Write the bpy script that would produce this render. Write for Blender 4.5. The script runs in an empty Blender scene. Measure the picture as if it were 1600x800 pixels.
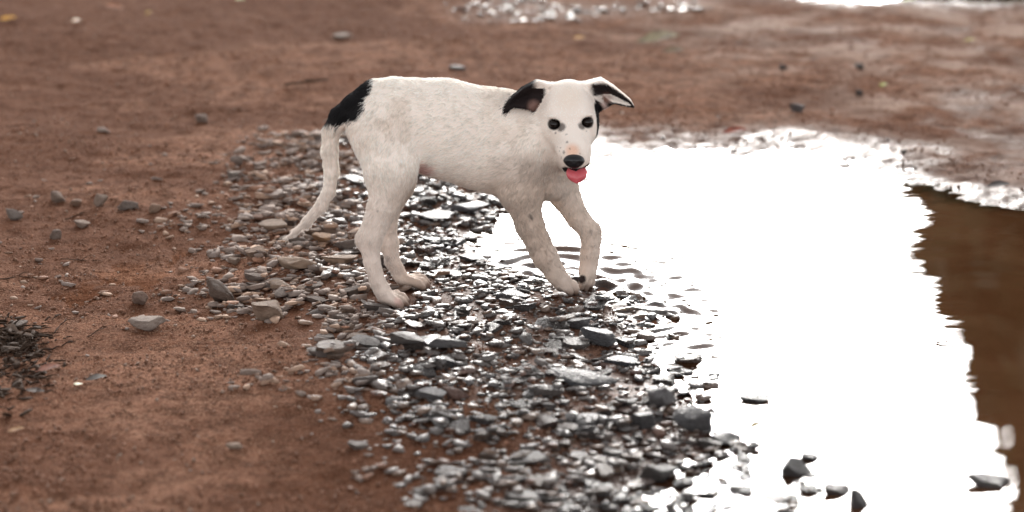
import bpy, bmesh, math, random
import numpy as np
from mathutils import Vector, Matrix
from mathutils.bvhtree import BVHTree

R = math.radians
random.seed(11)
rng = np.random.default_rng(11)
scene = bpy.context.scene
col = scene.collection

# ------------------------------------------------------------------ camera
CAM = np.array([0.0, -3.632, 1.04])
PITCH = R(15.0)
LENS = 85.0
cam_d = bpy.data.cameras.new('camera')
cam_d.lens = LENS
cam_d.sensor_width = 36.0
cam_d.clip_start = 0.05
cam_d.clip_end = 2000.0
cam_d.dof.use_dof = True
cam_d.dof.focus_distance = 3.76
cam_d.dof.aperture_fstop = 3.2
cam = bpy.data.objects.new('camera', cam_d)
cam.location = CAM
cam.rotation_euler = (R(90) - PITCH, 0, 0)
col.objects.link(cam)
scene.camera = cam

# ------------------------------------------------------------------ sky, sun, exposure
SUN_EL, SUN_AZ = 18.5, 4.0            # behind the puppy, a little to the right of the lens axis
world = bpy.data.worlds.new('World')
scene.world = world
world.use_nodes = True
wn = world.node_tree.nodes
wl = world.node_tree.links
bg = wn['Background']
sky = wn.new('ShaderNodeTexSky')
sky.sky_type = 'NISHITA'
sky.sun_disc = False
sky.sun_elevation = R(SUN_EL)
sky.sun_rotation = R(SUN_AZ)
sky.air_density = 0.4
sky.dust_density = 1.0
sky.ozone_density = 0.3
hs = wn.new('ShaderNodeHueSaturation')          # thin overcast: the blue of the sky is veiled
hs.inputs['Saturation'].default_value = 0.08
wl.new(sky.outputs[0], hs.inputs['Color'])
wl.new(hs.outputs[0], bg.inputs[0])
bg.inputs[1].default_value = 0.15
sun_d = bpy.data.lights.new('sun', 'SUN')
sun_d.energy = 1.2
sun_d.angle = R(25)
sun_d.color = (1.0, 0.95, 0.89)
sun = bpy.data.objects.new('sun', sun_d)
sd_ = Vector((math.sin(R(SUN_AZ)) * math.cos(R(SUN_EL)), math.cos(R(SUN_AZ)) * math.cos(R(SUN_EL)), math.sin(R(SUN_EL))))
sun.rotation_euler = sd_.to_track_quat('Z', 'Y').to_euler()
sun.location = (0, 6, 5)
col.objects.link(sun)
scene.view_settings.view_transform = 'Standard'
scene.view_settings.look = 'None'
scene.view_settings.gamma = 1.0
scene.view_settings.use_curve_mapping = False
scene.view_settings.exposure = 1.82
scene.cycles.max_bounces = 8
scene.cycles.transparent_max_bounces = 12
scene.cycles.sample_clamp_indirect = 6.0
scene.cycles.use_denoising = True

# ------------------------------------------------------------------ helpers
FPX = LENS / 36.0 * 1600.0
FWD = np.array([0, math.cos(PITCH), -math.sin(PITCH)])
UPV = np.array([0, math.sin(PITCH), math.cos(PITCH)])
RGT = np.array([1.0, 0, 0])


def ray(px, py):
    return RGT * ((px - 800) / FPX) + UPV * ((400 - py) / FPX) + FWD


def P(px, py, Y):
    """the point seen at a picture position that lies at depth y = Y"""
    d = ray(px, py)
    return CAM + d * ((Y - CAM[1]) / d[1])


def G(px, py, z=0.0):
    """the point of the level z seen at a picture position"""
    d = ray(px, py)
    return CAM + d * ((z - CAM[2]) / d[2])


def project(p):
    q = np.asarray(p) - CAM
    dz = q @ FWD
    return 800 + FPX * (q @ RGT) / dz, 400 - FPX * (q @ UPV) / dz


def _hash(ix, iy, seed):
    h = (ix.astype(np.int64) * 374761393 + iy.astype(np.int64) * 668265263 + seed * 974634777) & 0xffffffff
    h = ((h ^ (h >> 13)) * 1274126177) & 0xffffffff
    return ((h ^ (h >> 16)) & 0xffff) / 65535.0


def vnoise(x, y, freq, seed=0):
    x = np.asarray(x) * freq
    y = np.asarray(y) * freq
    ix = np.floor(x)
    iy = np.floor(y)
    fx, fy = x - ix, y - iy
    fx = fx * fx * fx * (fx * (fx * 6 - 15) + 10)
    fy = fy * fy * fy * (fy * (fy * 6 - 15) + 10)
    a = _hash(ix, iy, seed); b = _hash(ix + 1, iy, seed)
    c = _hash(ix, iy + 1, seed); d = _hash(ix + 1, iy + 1, seed)
    return (a + (b - a) * fx) * (1 - fy) + (c + (d - c) * fx) * fy


def fbm(x, y, freq, octv=4, seed=0):
    s = 0; a = 0.5; t = 0
    for o in range(octv):
        s = s + a * vnoise(x + 3.7 * o, y - 1.9 * o, freq, seed + o)
        t += a; a *= 0.5; freq *= 2.03
    return s / t


def sstep(a, b, x):
    t = np.clip((x - a) / (b - a), 0, 1)
    return t * t * (3 - 2 * t)


def poly_sd(x, y, poly):
    """signed distance to a polygon, negative inside"""
    x = np.asarray(x, float); y = np.asarray(y, float)
    d = np.full(x.shape, 1e9); inside = np.zeros(x.shape, bool)
    n = len(poly)
    for i in range(n):
        ax, ay = poly[i]; bx, by = poly[(i + 1) % n]
        ex, ey = bx - ax, by - ay
        t = np.clip(((x - ax) * ex + (y - ay) * ey) / (ex * ex + ey * ey), 0, 1)
        d = np.minimum(d, (x - ax - t * ex) ** 2 + (y - ay - t * ey) ** 2)
        c = (ay > y) != (by > y)
        with np.errstate(divide='ignore', invalid='ignore'):
            xi = ax + (y - ay) / (by - ay if by != ay else 1e-12) * ex
        inside ^= c & (x < xi)
    d = np.sqrt(d)
    return np.where(inside, -d, d)


def tag(o, label=None, cat=None, group=None, kind=None):
    if label: o['label'] = label
    if cat: o['category'] = cat
    if group: o['group'] = group
    if kind: o['kind'] = kind
    return o


def link(name, data, mat=None, parent=None, loc=None):
    o = bpy.data.objects.new(name, data)
    col.objects.link(o)
    if mat: data.materials.append(mat)
    if parent: o.parent = parent
    if loc is not None: o.location = loc
    return o


def mesh_np(name, verts, faces, smooth=True):
    """faces: an (n, 3) or (n, 4) array"""
    me = bpy.data.meshes.new(name)
    v = np.asarray(verts, np.float32); f = np.asarray(faces, np.int32)
    me.vertices.add(len(v)); me.vertices.foreach_set('co', v.ravel())
    k = f.shape[1]
    me.loops.add(f.size); me.loops.foreach_set('vertex_index', f.ravel())
    me.polygons.add(len(f))
    me.polygons.foreach_set('loop_start', np.arange(0, f.size, k, dtype=np.int32))
    me.update(calc_edges=True)
    me.validate()
    me.polygons.foreach_set('use_smooth', np.full(len(me.polygons), smooth))
    return me


def attr_f(me, name, vals):
    a = me.attributes.new(name, 'FLOAT', 'POINT')
    a.data.foreach_set('value', np.asarray(vals, np.float32).ravel())


def attr_c(me, name, cols):
    c = np.ones((len(cols), 4), np.float32); c[:, :3] = cols
    a = me.attributes.new(name, 'FLOAT_COLOR', 'POINT')
    a.data.foreach_set('color', c.ravel())


class NT:
    """small shader-tree writer"""
    def __init__(self, name):
        self.m = bpy.data.materials.new(name); self.m.use_nodes = True
        self.t = self.m.node_tree; self.t.nodes.clear()
        self.out = self.n('ShaderNodeOutputMaterial')

    def n(self, typ, **kw):
        nd = self.t.nodes.new(typ)
        for k, v in kw.items(): setattr(nd, k, v)
        return nd

    def set(self, sock, v):
        if isinstance(v, bpy.types.NodeSocket): self.t.links.new(v, sock)
        elif v is not None: sock.default_value = v

    def attr(self, name, out='Fac', typ='GEOMETRY'):
        nd = self.n('ShaderNodeAttribute', attribute_name=name, attribute_type=typ)
        return nd.outputs[out]

    def coord(self, out='Object'):
        return self.n('ShaderNodeTexCoord').outputs[out]

    def noise(self, scale, detail=4, rough=0.55, vec=None, out='Fac', dist=0.0):
        nd = self.n('ShaderNodeTexNoise')
        nd.inputs['Scale'].default_value = scale; nd.inputs['Detail'].default_value = detail
        nd.inputs['Roughness'].default_value = rough; nd.inputs['Distortion'].default_value = dist
        if vec: self.t.links.new(vec, nd.inputs['Vector'])
        return nd.outputs[out]

    def math(self, op, a, b=None, c=None, clamp=False):
        nd = self.n('ShaderNodeMath', operation=op); nd.use_clamp = clamp
        for i, v in enumerate((a, b, c)):
            if v is not None: self.set(nd.inputs[i], v)
        return nd.outputs[0]

    def mapr(self, v, a, b, c=0.0, d=1.0):
        nd = self.n('ShaderNodeMapRange'); nd.interpolation_type = 'SMOOTHSTEP'
        self.set(nd.inputs[0], v)
        for i, q in enumerate((a, b, c, d)): nd.inputs[i + 1].default_value = q
        return nd.outputs[0]

    def mix(self, f, a, b, mode='MIX'):
        nd = self.n('ShaderNodeMix', data_type='RGBA', blend_type=mode)
        self.set(nd.inputs[0], f)
        for s, v in ((nd.inputs[6], a), (nd.inputs[7], b)):
            if isinstance(v, tuple): v = (*v, 1.0)[:4]
            self.set(s, v)
        return nd.outputs[2]

    def mixf(self, f, a, b):
        nd = self.n('ShaderNodeMix', data_type='FLOAT')
        self.set(nd.inputs[0], f); self.set(nd.inputs[2], a); self.set(nd.inputs[3], b)
        return nd.outputs[0]

    def bump(self, h, strength=0.3, dist=0.002, normal=None):
        nd = self.n('ShaderNodeBump')
        nd.inputs['Strength'].default_value = strength; nd.inputs['Distance'].default_value = dist
        self.set(nd.inputs['Height'], h)
        if normal: self.t.links.new(normal, nd.inputs['Normal'])
        return nd.outputs[0]

    def bsdf(self, color, rough, normal=None, ior=1.45, coat=None, coat_rough=0.05, spec=None, sss=None):
        b = self.n('ShaderNodeBsdfPrincipled')
        if isinstance(color, tuple): color = (*color, 1.0)[:4]
        self.set(b.inputs['Base Color'], color); self.set(b.inputs['Roughness'], rough)
        b.inputs['IOR'].default_value = ior
        if normal: self.t.links.new(normal, b.inputs['Normal'])
        if coat is not None:
            self.set(b.inputs['Coat Weight'], coat); b.inputs['Coat Roughness'].default_value = coat_rough
            b.inputs['Coat IOR'].default_value = 1.4
        if spec is not None: self.set(b.inputs['Specular IOR Level'], spec)
        if sss:
            b.inputs['Subsurface Weight'].default_value = sss[0]; b.inputs['Subsurface Radius'].default_value = sss[1]
            b.inputs['Subsurface Scale'].default_value = sss[2]
        return b.outputs[0]

    def done(self, shader):
        self.t.links.new(shader, self.out.inputs['Surface']); return self.m


# ------------------------------------------------------------------ the lie of the land
ZW = -0.012                                     # water level


def ground_poly(pts, z=ZW):
    return [tuple(G(a, b, z)[:2]) for a, b in pts]


PUDDLE = ground_poly([(925, 250), (985, 244), (1060, 240), (1150, 234), (1280, 238), (1400, 268), (1480, 296), (1560, 317),
                      (1700, 335), (2000, 360), (2250, 480), (2400, 700), (2400, 1000), (2100, 1250), (1600, 1150),
                      (1000, 1000), (945, 850), (1000, 760), (1120, 700), (1085, 625), (1035, 575), (1015, 520), (985, 475),
                      (930, 466), (880, 452), (830, 438), (775, 424), (738, 392), (728, 355), (775, 318), (850, 300), (890, 275)])
PUDDLE2 = ground_poly([(1240, -9), (1300, -1), (1370, 3), (1450, 1), (1540, 5), (1640, 6), (1800, 8), (2000, 0), (2000, -38),
                       (1700, -45), (1400, -38), (1250, -20)], -0.012)
BANK = ground_poly([(500, 222), (455, 270), (400, 315), (365, 350), (350, 400), (380, 440), (440, 480), (520, 510), (565, 570),
                    (645, 600), (710, 645), (755, 690), (815, 740), (850, 800), (880, 950), (1500, 1000), (1310, 790), (1230, 730), (1140, 660),
                    (1060, 590), (1045, 520), (1000, 470), (900, 455), (790, 420), (745, 392), (738, 350), (775, 315), (860, 290), (700, 290), (620, 230)], 0)
STRIP = ground_poly([(720, 24), (780, 14), (900, 18), (1080, 8), (1095, 16), (960, 28), (860, 44), (740, 46)], 0)
PAWS = {}                                        # filled below: ground contact points of the puppy
PAW_PTS = [P(612, 484, -0.050), P(655, 453, 0.056), P(885, 459, 0.028), P(913, 458, 0.088)]


def height(x, y):
    x = np.asarray(x, float); y = np.asarray(y, float)
    wob = (fbm(x, y, 9.0, 4, 5) - 0.5) * 0.10 + (fbm(x, y, 40.0, 2, 8) - 0.5) * 0.03
    s1 = poly_sd(x, y, PUDDLE)
    s2 = poly_sd(x, y, PUDDLE2)
    near = np.minimum(s1 + wob * np.where(y > 0.6, 2.0, 0.7), s2 + wob * 0.35)
    h = np.where(near < 0, np.maximum(near * np.where(y < -0.1, 0.16 - 0.10 * sstep(-0.2, -0.5, y), 0.16), -0.045), np.minimum(near * 0.075, 0.013) + 0.010 * sstep(0.15, 1.2, near))
    h = ZW + h
    far = sstep(0.02, 0.5, near)
    h = h + far * ((fbm(x, y, 1.1, 3, 21) - 0.5) * 0.05 + (fbm(x, y, 4.5, 3, 31) - 0.5) * 0.02)
    h = h + (fbm(x, y, 22.0, 4, 41) - 0.5) * 0.010 * (0.35 + 0.65 * sstep(-0.05, 0.15, near))
    h = h + (fbm(x, y, 85.0, 2, 51) - 0.5) * 0.0045 * sstep(-0.03, 0.1, near)
    h = h + (fbm(x, y, 34.0, 3, 55) - 0.5) * 0.010 * sstep(0.4, 0.7, y) * sstep(-0.14, 0.0, near) * sstep(0.30, 0.06, near)
    w = np.zeros_like(h); t = np.zeros_like(h)
    for p in PAW_PTS:
        g = np.exp(-((x - p[0]) ** 2 + (y - p[1]) ** 2) / (2 * 0.035 ** 2))
        w += g; t += g * (p[2] + 0.0025)
    k = np.clip(w, 0, 1)
    h = h * (1 - k) + k * t / np.maximum(w, 1e-9)
    return h


def near_water(x, y):
    x = np.asarray(x, float); y = np.asarray(y, float)
    return np.minimum(poly_sd(x, y, PUDDLE), poly_sd(x, y, PUDDLE2))


def axis(lo, hi, step, far, fstep=1.35):
    a = list(np.arange(lo, hi, step))
    d = step; v = a[-1]
    up = []
    while v < far:
        d *= fstep; v += d; up.append(v)
    d = step; v = lo; dn = []
    while v > -far:
        d *= fstep; v -= d; dn.append(v)
    return np.array(dn[::-1] + a + up)


gx = axis(-1.55, 1.75, 0.0072, 420.0)
gy = axis(-1.15, 3.25, 0.0085, 420.0)
GX, GY = np.meshgrid(gx, gy)
nx, ny = len(gx), len(gy)
HZ = height(GX, GY)
idx = np.arange(nx * ny).reshape(ny, nx)
gf = np.stack([idx[:-1, :-1], idx[:-1, 1:], idx[1:, 1:], idx[1:, :-1]], -1).reshape(-1, 4)
ground_me = mesh_np('ground', np.stack([GX, GY, HZ], -1).reshape(-1, 3), gf)
NW = near_water(GX, GY)
BK = poly_sd(GX, GY, BANK)
ST = poly_sd(GX, GY, STRIP)
wn1 = fbm(GX, GY, 7.0, 4, 77)
wn2 = fbm(GX, GY, 2.0, 3, 78)
wet = 1 - sstep(-0.02, np.where(GY > 0.6, 0.30, 0.17), NW + (wn1 - 0.5) * 0.34 + np.where(GY > 0.6, 0.03, 0.0))
wet = np.maximum(wet, 0.50 * (1 - sstep(-0.12, 0.06, BK + (wn1 - 0.5) * 0.25)) * sstep(-0.35, 0.0, GX + 0.2 * (wn2 - .5)))
wet = np.maximum(wet, 0.40 * sstep(0.52, 0.66, wn1 * 0.6 + wn2 * 0.4) * sstep(0.35, 1.0, GX) * sstep(0.3, 1.0, GY))
wet = np.maximum(wet, 0.32 * (1 - sstep(-0.05, 0.08, ST)))
attr_f(ground_me, 'wet', wet)
attr_f(ground_me, 'dark_tone', np.clip(sstep(0.50, 0.62, fbm(GX, GY * 1.6, 1.6, 4, 79) + 0.20 * sstep(0.3, -0.8, GX) * sstep(0.1, 1.4, GY) - 0.05) + 0.5 * sstep(0.55, 0.68, fbm(GX, GY, 8.0, 3, 80)), 0, 1))  # darker soil in patches, more of it towards the far left
attr_f(ground_me, 'pale', sstep(0.0, 0.9, GX + (wn2 - 0.5) * 0.8) * sstep(-0.2, 1.2, GY))

# ------------------------------------------------------------------ materials of the ground
t = NT('soil')
co = t.coord()
wetf = t.attr('wet')
big = t.noise(2.6, 6, 0.65, co)
mid = t.noise(26, 5, 0.6, co)
fine = t.noise(330, 3, 0.6, co)
c = t.mix(t.mapr(big, 0.35, 0.65), (0.192, 0.084, 0.049), (0.285, 0.145, 0.095))
c = t.mix(t.mapr(mid, 0.42, 0.62), c, (0.115, 0.050, 0.029))
c = t.mix(t.math('MULTIPLY', t.mapr(t.noise(115, 4, 0.65, co), 0.50, 0.62), 0.70), c, (0.055, 0.024, 0.014))
c = t.mix(t.math('MULTIPLY', t.mapr(fine, 0.50, 0.68), 0.75), c, (0.42, 0.245, 0.160))
c = t.mix(t.math('MULTIPLY', t.mapr(fine, 0.46, 0.30), 0.7), c, (0.045, 0.020, 0.012))
c = t.mix(t.math('MULTIPLY', t.attr('pale'), t.mapr(t.noise(5, 4, 0.6, co), 0.42, 0.62)), c, (0.38, 0.265, 0.210))
c = t.mix(t.math('MULTIPLY', t.attr('dark_tone'), 0.55), c, (0.085, 0.033, 0.0175))
dry_ = t.mapr(t.n('ShaderNodeSeparateXYZ').outputs[2], ZW - 0.0012, ZW)      # no glint where the water covers it
t.t.links.new(t.n('ShaderNodeNewGeometry').outputs['Position'], t.t.nodes['Separate XYZ'].inputs[0])
c = t.mix(t.math('MULTIPLY', t.math('MULTIPLY', dry_, wetf), 0.55), c, (0.040, 0.023, 0.016))
rough_w = t.mixf(t.mapr(t.noise(18, 4, 0.6, co), 0.35, 0.65), 0.20, 0.52)
rough = t.mixf(t.mapr(wetf, 0.15, 0.85), 0.88, rough_w)
bh = t.math('ADD', t.math('MULTIPLY', t.noise(120, 5, 0.62, co), 1.0), t.math('MULTIPLY', fine, 0.45))
nrm = t.bump(bh, 0.85, 0.007)
soil = t.done(t.bsdf(c, rough, nrm, ior=1.40, spec=t.math('MULTIPLY', dry_, t.mixf(wetf, 0.02, 0.46))))
ground = link('ground', ground_me, soil)
tag(ground, 'reddish brown bare earth track with wet muddy patches', kind='structure')

# ------------------------------------------------------------------ water
t = NT('muddy_water')
fr = t.n('ShaderNodeFresnel'); fr.inputs[0].default_value = 1.40
turb = t.n('ShaderNodeBsdfDiffuse'); 
cw = t.mix(t.mapr(t.noise(3.0, 4, 0.6, t.coord()), 0.35, 0.65), (0.064, 0.0265, 0.0115), (0.092, 0.042, 0.020))
t.set(turb.inputs[0], cw)
clear = t.n('ShaderNodeBsdfTransparent'); clear.inputs[0].default_value = (0.86, 0.74, 0.58, 1)
mx = t.n('ShaderNodeMixShader'); t.set(mx.inputs[0], t.attr('depth')); t.set(mx.inputs[1], clear.outputs[0]); t.set(mx.inputs[2], turb.outputs[0])
gl = t.n('ShaderNodeBsdfGlossy'); gl.inputs['Roughness'].default_value = 0.012; gl.inputs[0].default_value = (1, 1, 1, 1)
mx2 = t.n('ShaderNodeMixShader'); t.set(mx2.inputs[0], fr.outputs[0]); t.set(mx2.inputs[1], mx.outputs[0]); t.set(mx2.inputs[2], gl.outputs[0])
water_mat = t.done(mx2.outputs[0])


def water_sheet(poly, x0, x1, y0, y1, step, label, rip):
    xs = np.arange(x0, x1, step); ys = np.arange(y0, y1, step)
    X, Y = np.meshgrid(xs, ys)
    sd = poly_sd(X, Y, poly)
    Hh = height(X, Y)
    keep = (Hh < ZW + 0.012) & (sd < 0.16)
    Z = np.full(X.shape, ZW)
    # slow swell plus the rings spreading from the wading paws
    Z += 0.00003 * np.sin(Y * 46 + 3 * fbm(X, Y, 2.2, 2, 61) * 6 + X * 5)
    Z += (0.000025 + 0.00022 * sstep(0.15, 0.45, Y)) * (fbm(X * 0.9 + Y * 0.8, Y * 2.3 - X * 0.5, 9.0, 3, 62) - 0.5) * sstep(0.45, 0.9, X)
    if rip:
        for (cx, cy, amp, lam, reach, ph) in rip:
            r = np.hypot(X - cx, Y - cy)
            wv = np.sin(r / lam * 2 * math.pi + ph + 2.2 * (fbm(X, Y, 10.0, 2, 63) - 0.5))
            Z += amp * wv * np.exp(-r / reach) * sstep(0.30, 0.12, r)
        Z += 0.0100 * (fbm(X * 0.45, Y * 1.3, 26.0, 2, 64) - 0.5) * np.exp(-(np.hypot(X - 0.13, (Y - 0.03) * 0.7) / 0.25) ** 2)
    vid = np.full(X.shape, -1); vid[keep] = np.arange(keep.sum())
    q = np.stack([vid[:-1, :-1], vid[:-1, 1:], vid[1:, 1:], vid[1:, :-1]], -1).reshape(-1, 4)
    q = q[(q >= 0).all(1)]
    me = mesh_np('puddle', np.stack([X[keep], Y[keep], Z[keep]], -1), q)
    attr_f(me, 'depth', 0.97 * sstep(-0.001, 0.016, ZW - Hh[keep]) )
    o = link('puddle', me, water_mat)
    return tag(o, label, kind='structure')


fp = PAW_PTS[3]; np_ = PAW_PTS[2]
water_sheet(PUDDLE, -0.15, 1.75, -1.35, 1.75, 0.0055, 'still brown puddle mirroring the bright white sky',
            [(fp[0], fp[1], 0.0046, 0.042, 0.16, 0.0), (np_[0], np_[1], 0.0034, 0.036, 0.16, 1.0), (0.06, 0.22, 0.0034, 0.046, 0.17, 2.0), (0.20, -0.10, 0.0030, 0.034, 0.11, 0.5)])
water_sheet(PUDDLE2, 0.3, 2.6, 2.4, 4.4, 0.012, 'distant puddle shining at the top edge of the track', None)

# ------------------------------------------------------------------ the puppy: one continuous body from blended volumes
class SDF:
    def __init__(self, lo, hi, h):
        self.lo = np.array(lo, float); self.h = h
        self.n = np.ceil((np.array(hi) - self.lo) / h).astype(int)
        self.D = np.full(self.n, 0.06, np.float32)
        self.prims = []

    def win(self, lo, hi, pad=0.03):
        a = np.clip(np.floor((np.asarray(lo) - pad - self.lo) / self.h).astype(int), 0, self.n)
        b = np.clip(np.ceil((np.asarray(hi) + pad - self.lo) / self.h).astype(int), 0, self.n)
        sl = tuple(slice(i, j) for i, j in zip(a, b))
        ax = [self.lo[k] + self.h * np.arange(a[k], b[k]) for k in range(3)]
        return sl, np.stack(np.meshgrid(*ax, indexing='ij'), -1)

    def add(self, fn, lo, hi, k=0.012, sub=False):
        sl, X = self.win(lo, hi)
        if X.size == 0: return
        d = fn(X).astype(np.float32); D = self.D[sl]
        if sub:
            d = -d
            hh = np.maximum(k - np.abs(D - d), 0) / k
            self.D[sl] = np.maximum(D, d) + hh * hh * k * 0.25
        else:
            hh = np.maximum(k - np.abs(D - d), 0) / k
            self.D[sl] = np.minimum(D, d) - hh * hh * k * 0.25

    def mesh(self, iso=0.0):
        import openvdb
        g = openvdb.FloatGrid(0.06)
        g.copyFromArray(self.D)
        p, tr, q = g.convertToPolygons(iso, 0.0)
        return p * self.h + self.lo, q[:, ::-1]


def cone_fn(a, b, ra, rb, sy=1.0):
    a = np.array(a, float); b = np.array(b, float)
    S = np.array([1, 1 / sy, 1]); A = a * S; B = b * S; ab = B - A; L2 = ab @ ab

    def f(X):
        Q = X * S
        t = np.clip(((Q - A) @ ab) / L2, 0, 1)
        d = np.linalg.norm(Q - A - t[..., None] * ab, axis=-1)
        return (d - (ra + (rb - ra) * t)) * (0.5 + 0.5 * sy)
    return f


def ell_fn(c, r, M=None):
    c = np.array(c, float); r = np.array(r, float)

    def f(X):
        q = X - c
        if M is not None: q = q @ M
        k0 = np.linalg.norm(q / r, axis=-1); k1 = np.linalg.norm(q / (r * r), axis=-1)
        return k0 * (k0 - 1) / np.maximum(k1, 1e-6)
    return f


def tri_fn(T):
    """distance to a set of triangles"""
    def f(X):
        best = np.full(X.shape[:-1], 1e9)
        for a, b, c in T:
            ba, cb, ac = b - a, c - b, a - c
            n = np.cross(ba, ac)
            pa, pb, pc = X - a, X - b, X - c
            s = (np.sign(pa @ np.cross(ba, n)) + np.sign(pb @ np.cross(cb, n)) + np.sign(pc @ np.cross(ac, n)))

            def e(p, v):
                w = v * np.clip((p @ v) / (v @ v), 0, 1)[..., None] - p
                return (w * w).sum(-1)
            de = np.minimum(np.minimum(e(pa, ba), e(pb, cb)), e(pc, ac))
            dp = (pa @ n) ** 2 / (n @ n)
            best = np.minimum(best, np.where(s < 2, de, dp))
        return np.sqrt(best)
    return f


sdf = SDF((-0.385, -0.135, -0.05), (0.225, 0.165, 0.41), 0.0019)
FLOW = []                     # (a, b, radius, direction, hair length in m)
MM = 0.001


def chain(pts, k=0.014, sy=1.0, hair=0.008, flow=1):
    """pts: (px, py, Y, radius in mm)"""
    q = [(P(a, b, c), r * MM) for a, b, c, r in pts]
    fs_ = [cone_fn(a, b, ra, rb, sy) for (a, ra), (b, rb) in zip(q[:-1], q[1:])]
    A_ = np.array([p_ for p_, _ in q]); m = max(r_ for _, r_ in q)

    def whole(X):
        D = fs_[0](X)
        for f_ in fs_[1:]:
            d = f_(X); h_ = np.maximum(0.004 - np.abs(D - d), 0) / 0.004
            D = np.minimum(D, d) - h_ * h_ * 0.001
        return D
    sdf.add(whole, A_.min(0) - m, A_.max(0) + m, k)
    for (a, ra), (b, rb) in zip(q[:-1], q[1:]):
        d = (b - a) / np.linalg.norm(b - a)
        FLOW.append((a, b, 0.5 * (ra + rb), d * flow, hair))


def ball(px, py, Y, r, k=0.008, sub=False):
    c = P(px, py, Y); r = np.array(r if hasattr(r, '__len__') else (r, r, r), float) * MM
    sdf.add(ell_fn(c, r), c - r, c + r, k, sub)
    return c


# trunk
chain([(802, 230, 0.052, 72), (752, 216, 0.037, 81), (690, 200, 0.020, 78), (616, 187, 0.004, 67)], 0.03, 0.74, 0.0092)
chain([(843, 260, 0.052, 47), (800, 256, 0.048, 49)], 0.03, 0.9, 0.0095)                    # breast
# neck and throat
chain([(872, 190, 0.030, 42), (812, 206, 0.050, 62)], 0.03, 0.9, 0.0095)
chain([(884, 232, 0.012, 27), (866, 284, 0.034, 30)], 0.02, 1.0, 0.0095)
# tail
TAIL = [(584, 152, 0.004, 27), (556, 166, 0.002, 21), (532, 182, 0.000, 16.5), (518, 205, -0.002, 14), (515, 235, -0.004, 13), (518, 268, -0.006, 11.5),
        (514, 298, -0.008, 10), (502, 321, -0.010, 9.5), (480, 346, -0.013, 7), (462, 361, -0.016, 4.5), (449, 370, -0.018, 2.6)]
chain(TAIL, 0.010, 1.0, 0.010)
# near hind leg
chain([(598, 205, -0.018, 55), (608, 258, -0.036, 40)], 0.016, 0.72, 0.010)
chain([(613, 268, -0.036, 34), (599, 322, -0.041, 24.5), (580, 366, -0.043, 19.5)], 0.022, 0.85, 0.0085)
chain([(577, 374, -0.043, 18), (581, 408, -0.046, 13.5), (590, 440, -0.048, 12.8), (602, 462, -0.050, 14.5)], 0.010, 0.95, 0.006)
ball(567, 377, -0.043, (11, 9, 13), 0.010)
for px, py, Y, r in [(626, 477, -0.069, 7.6), (633, 475, -0.056, 8.4), (634, 469, -0.042, 8.4), (626, 464, -0.030, 7.4)]:
    chain([(605, 464, Y * 0.5 - 0.025, 12), (px - 7, py - 4, Y, r + 0.6), (px, py + 2, Y, r * 0.95)], 0.003, 1.0, 0.003)
# far hind leg
chain([(606, 215, 0.040, 50), (616, 280, 0.052, 33)], 0.02, 0.72, 0.009)
chain([(612, 290, 0.052, 28), (604, 345, 0.055, 17.5), (606, 376, 0.056, 15)], 0.02, 0.9, 0.0075)
chain([(608, 380, 0.056, 15), (613, 408, 0.056, 12.5), (628, 435, 0.056, 12.5)], 0.010, 0.95, 0.006)
ball(600, 380, 0.056, (9, 8, 11), 0.010)
for px, py, Y, r in [(660, 447, 0.037, 7.2), (667, 445, 0.049, 7.8), (667, 440, 0.062, 7.8), (660, 436, 0.074, 7)]:
    chain([(634, 439, Y * 0.4 + 0.034, 11.5), (px - 8, py - 4, Y, r + 0.6), (px, py + 2, Y, r * 0.95)], 0.003, 1.0, 0.003)
# near foreleg
chain([(828, 240, 0.000, 46), (812, 292, 0.006, 33)], 0.018, 0.62, 0.010)
chain([(814, 304, 0.010, 28), (828, 352, 0.015, 23), (851, 400, 0.020, 19)], 0.018, 0.92, 0.0085)
chain([(851, 400, 0.020, 19.2), (868, 427, 0.024, 16.8), (879, 441, 0.026, 16)], 0.010, 0.95, 0.006)
for px, py, Y, r in [(891, 456, 0.009, 6.8), (899, 455, 0.020, 7.4), (900, 450, 0.032, 7.4), (893, 445, 0.043, 6.8)]:
    chain([(880, 443, Y * 0.5 + 0.013, 12), (px - 5, py - 5, Y, r + 0.6), (px, py + 1, Y, r * 0.95)], 0.003, 1.0, 0.003)
# far foreleg, wrist bent and the toes just touching down
chain([(868, 268, 0.080, 38), (882, 304, 0.086, 24.5), (903, 340, 0.088, 18.5), (921, 361, 0.088, 16.5)], 0.018, 0.9, 0.0085)
chain([(923, 362, 0.087, 17), (924, 374, 0.087, 16.5), (922, 396, 0.088, 16), (918, 424, 0.088, 16)], 0.008, 0.95, 0.006)
for px, py, Y, r in [(908, 449, 0.070, 6.6), (914, 452, 0.081, 7.2), (920, 450, 0.093, 7.2), (922, 443, 0.103, 6.6)]:
    chain([(918, 424, Y * 0.5 + 0.044, 13), (px + 3, py - 10, Y, r + 0.8), (px, py, Y, r * 0.95)], 0.003, 1.0, 0.003)
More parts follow.
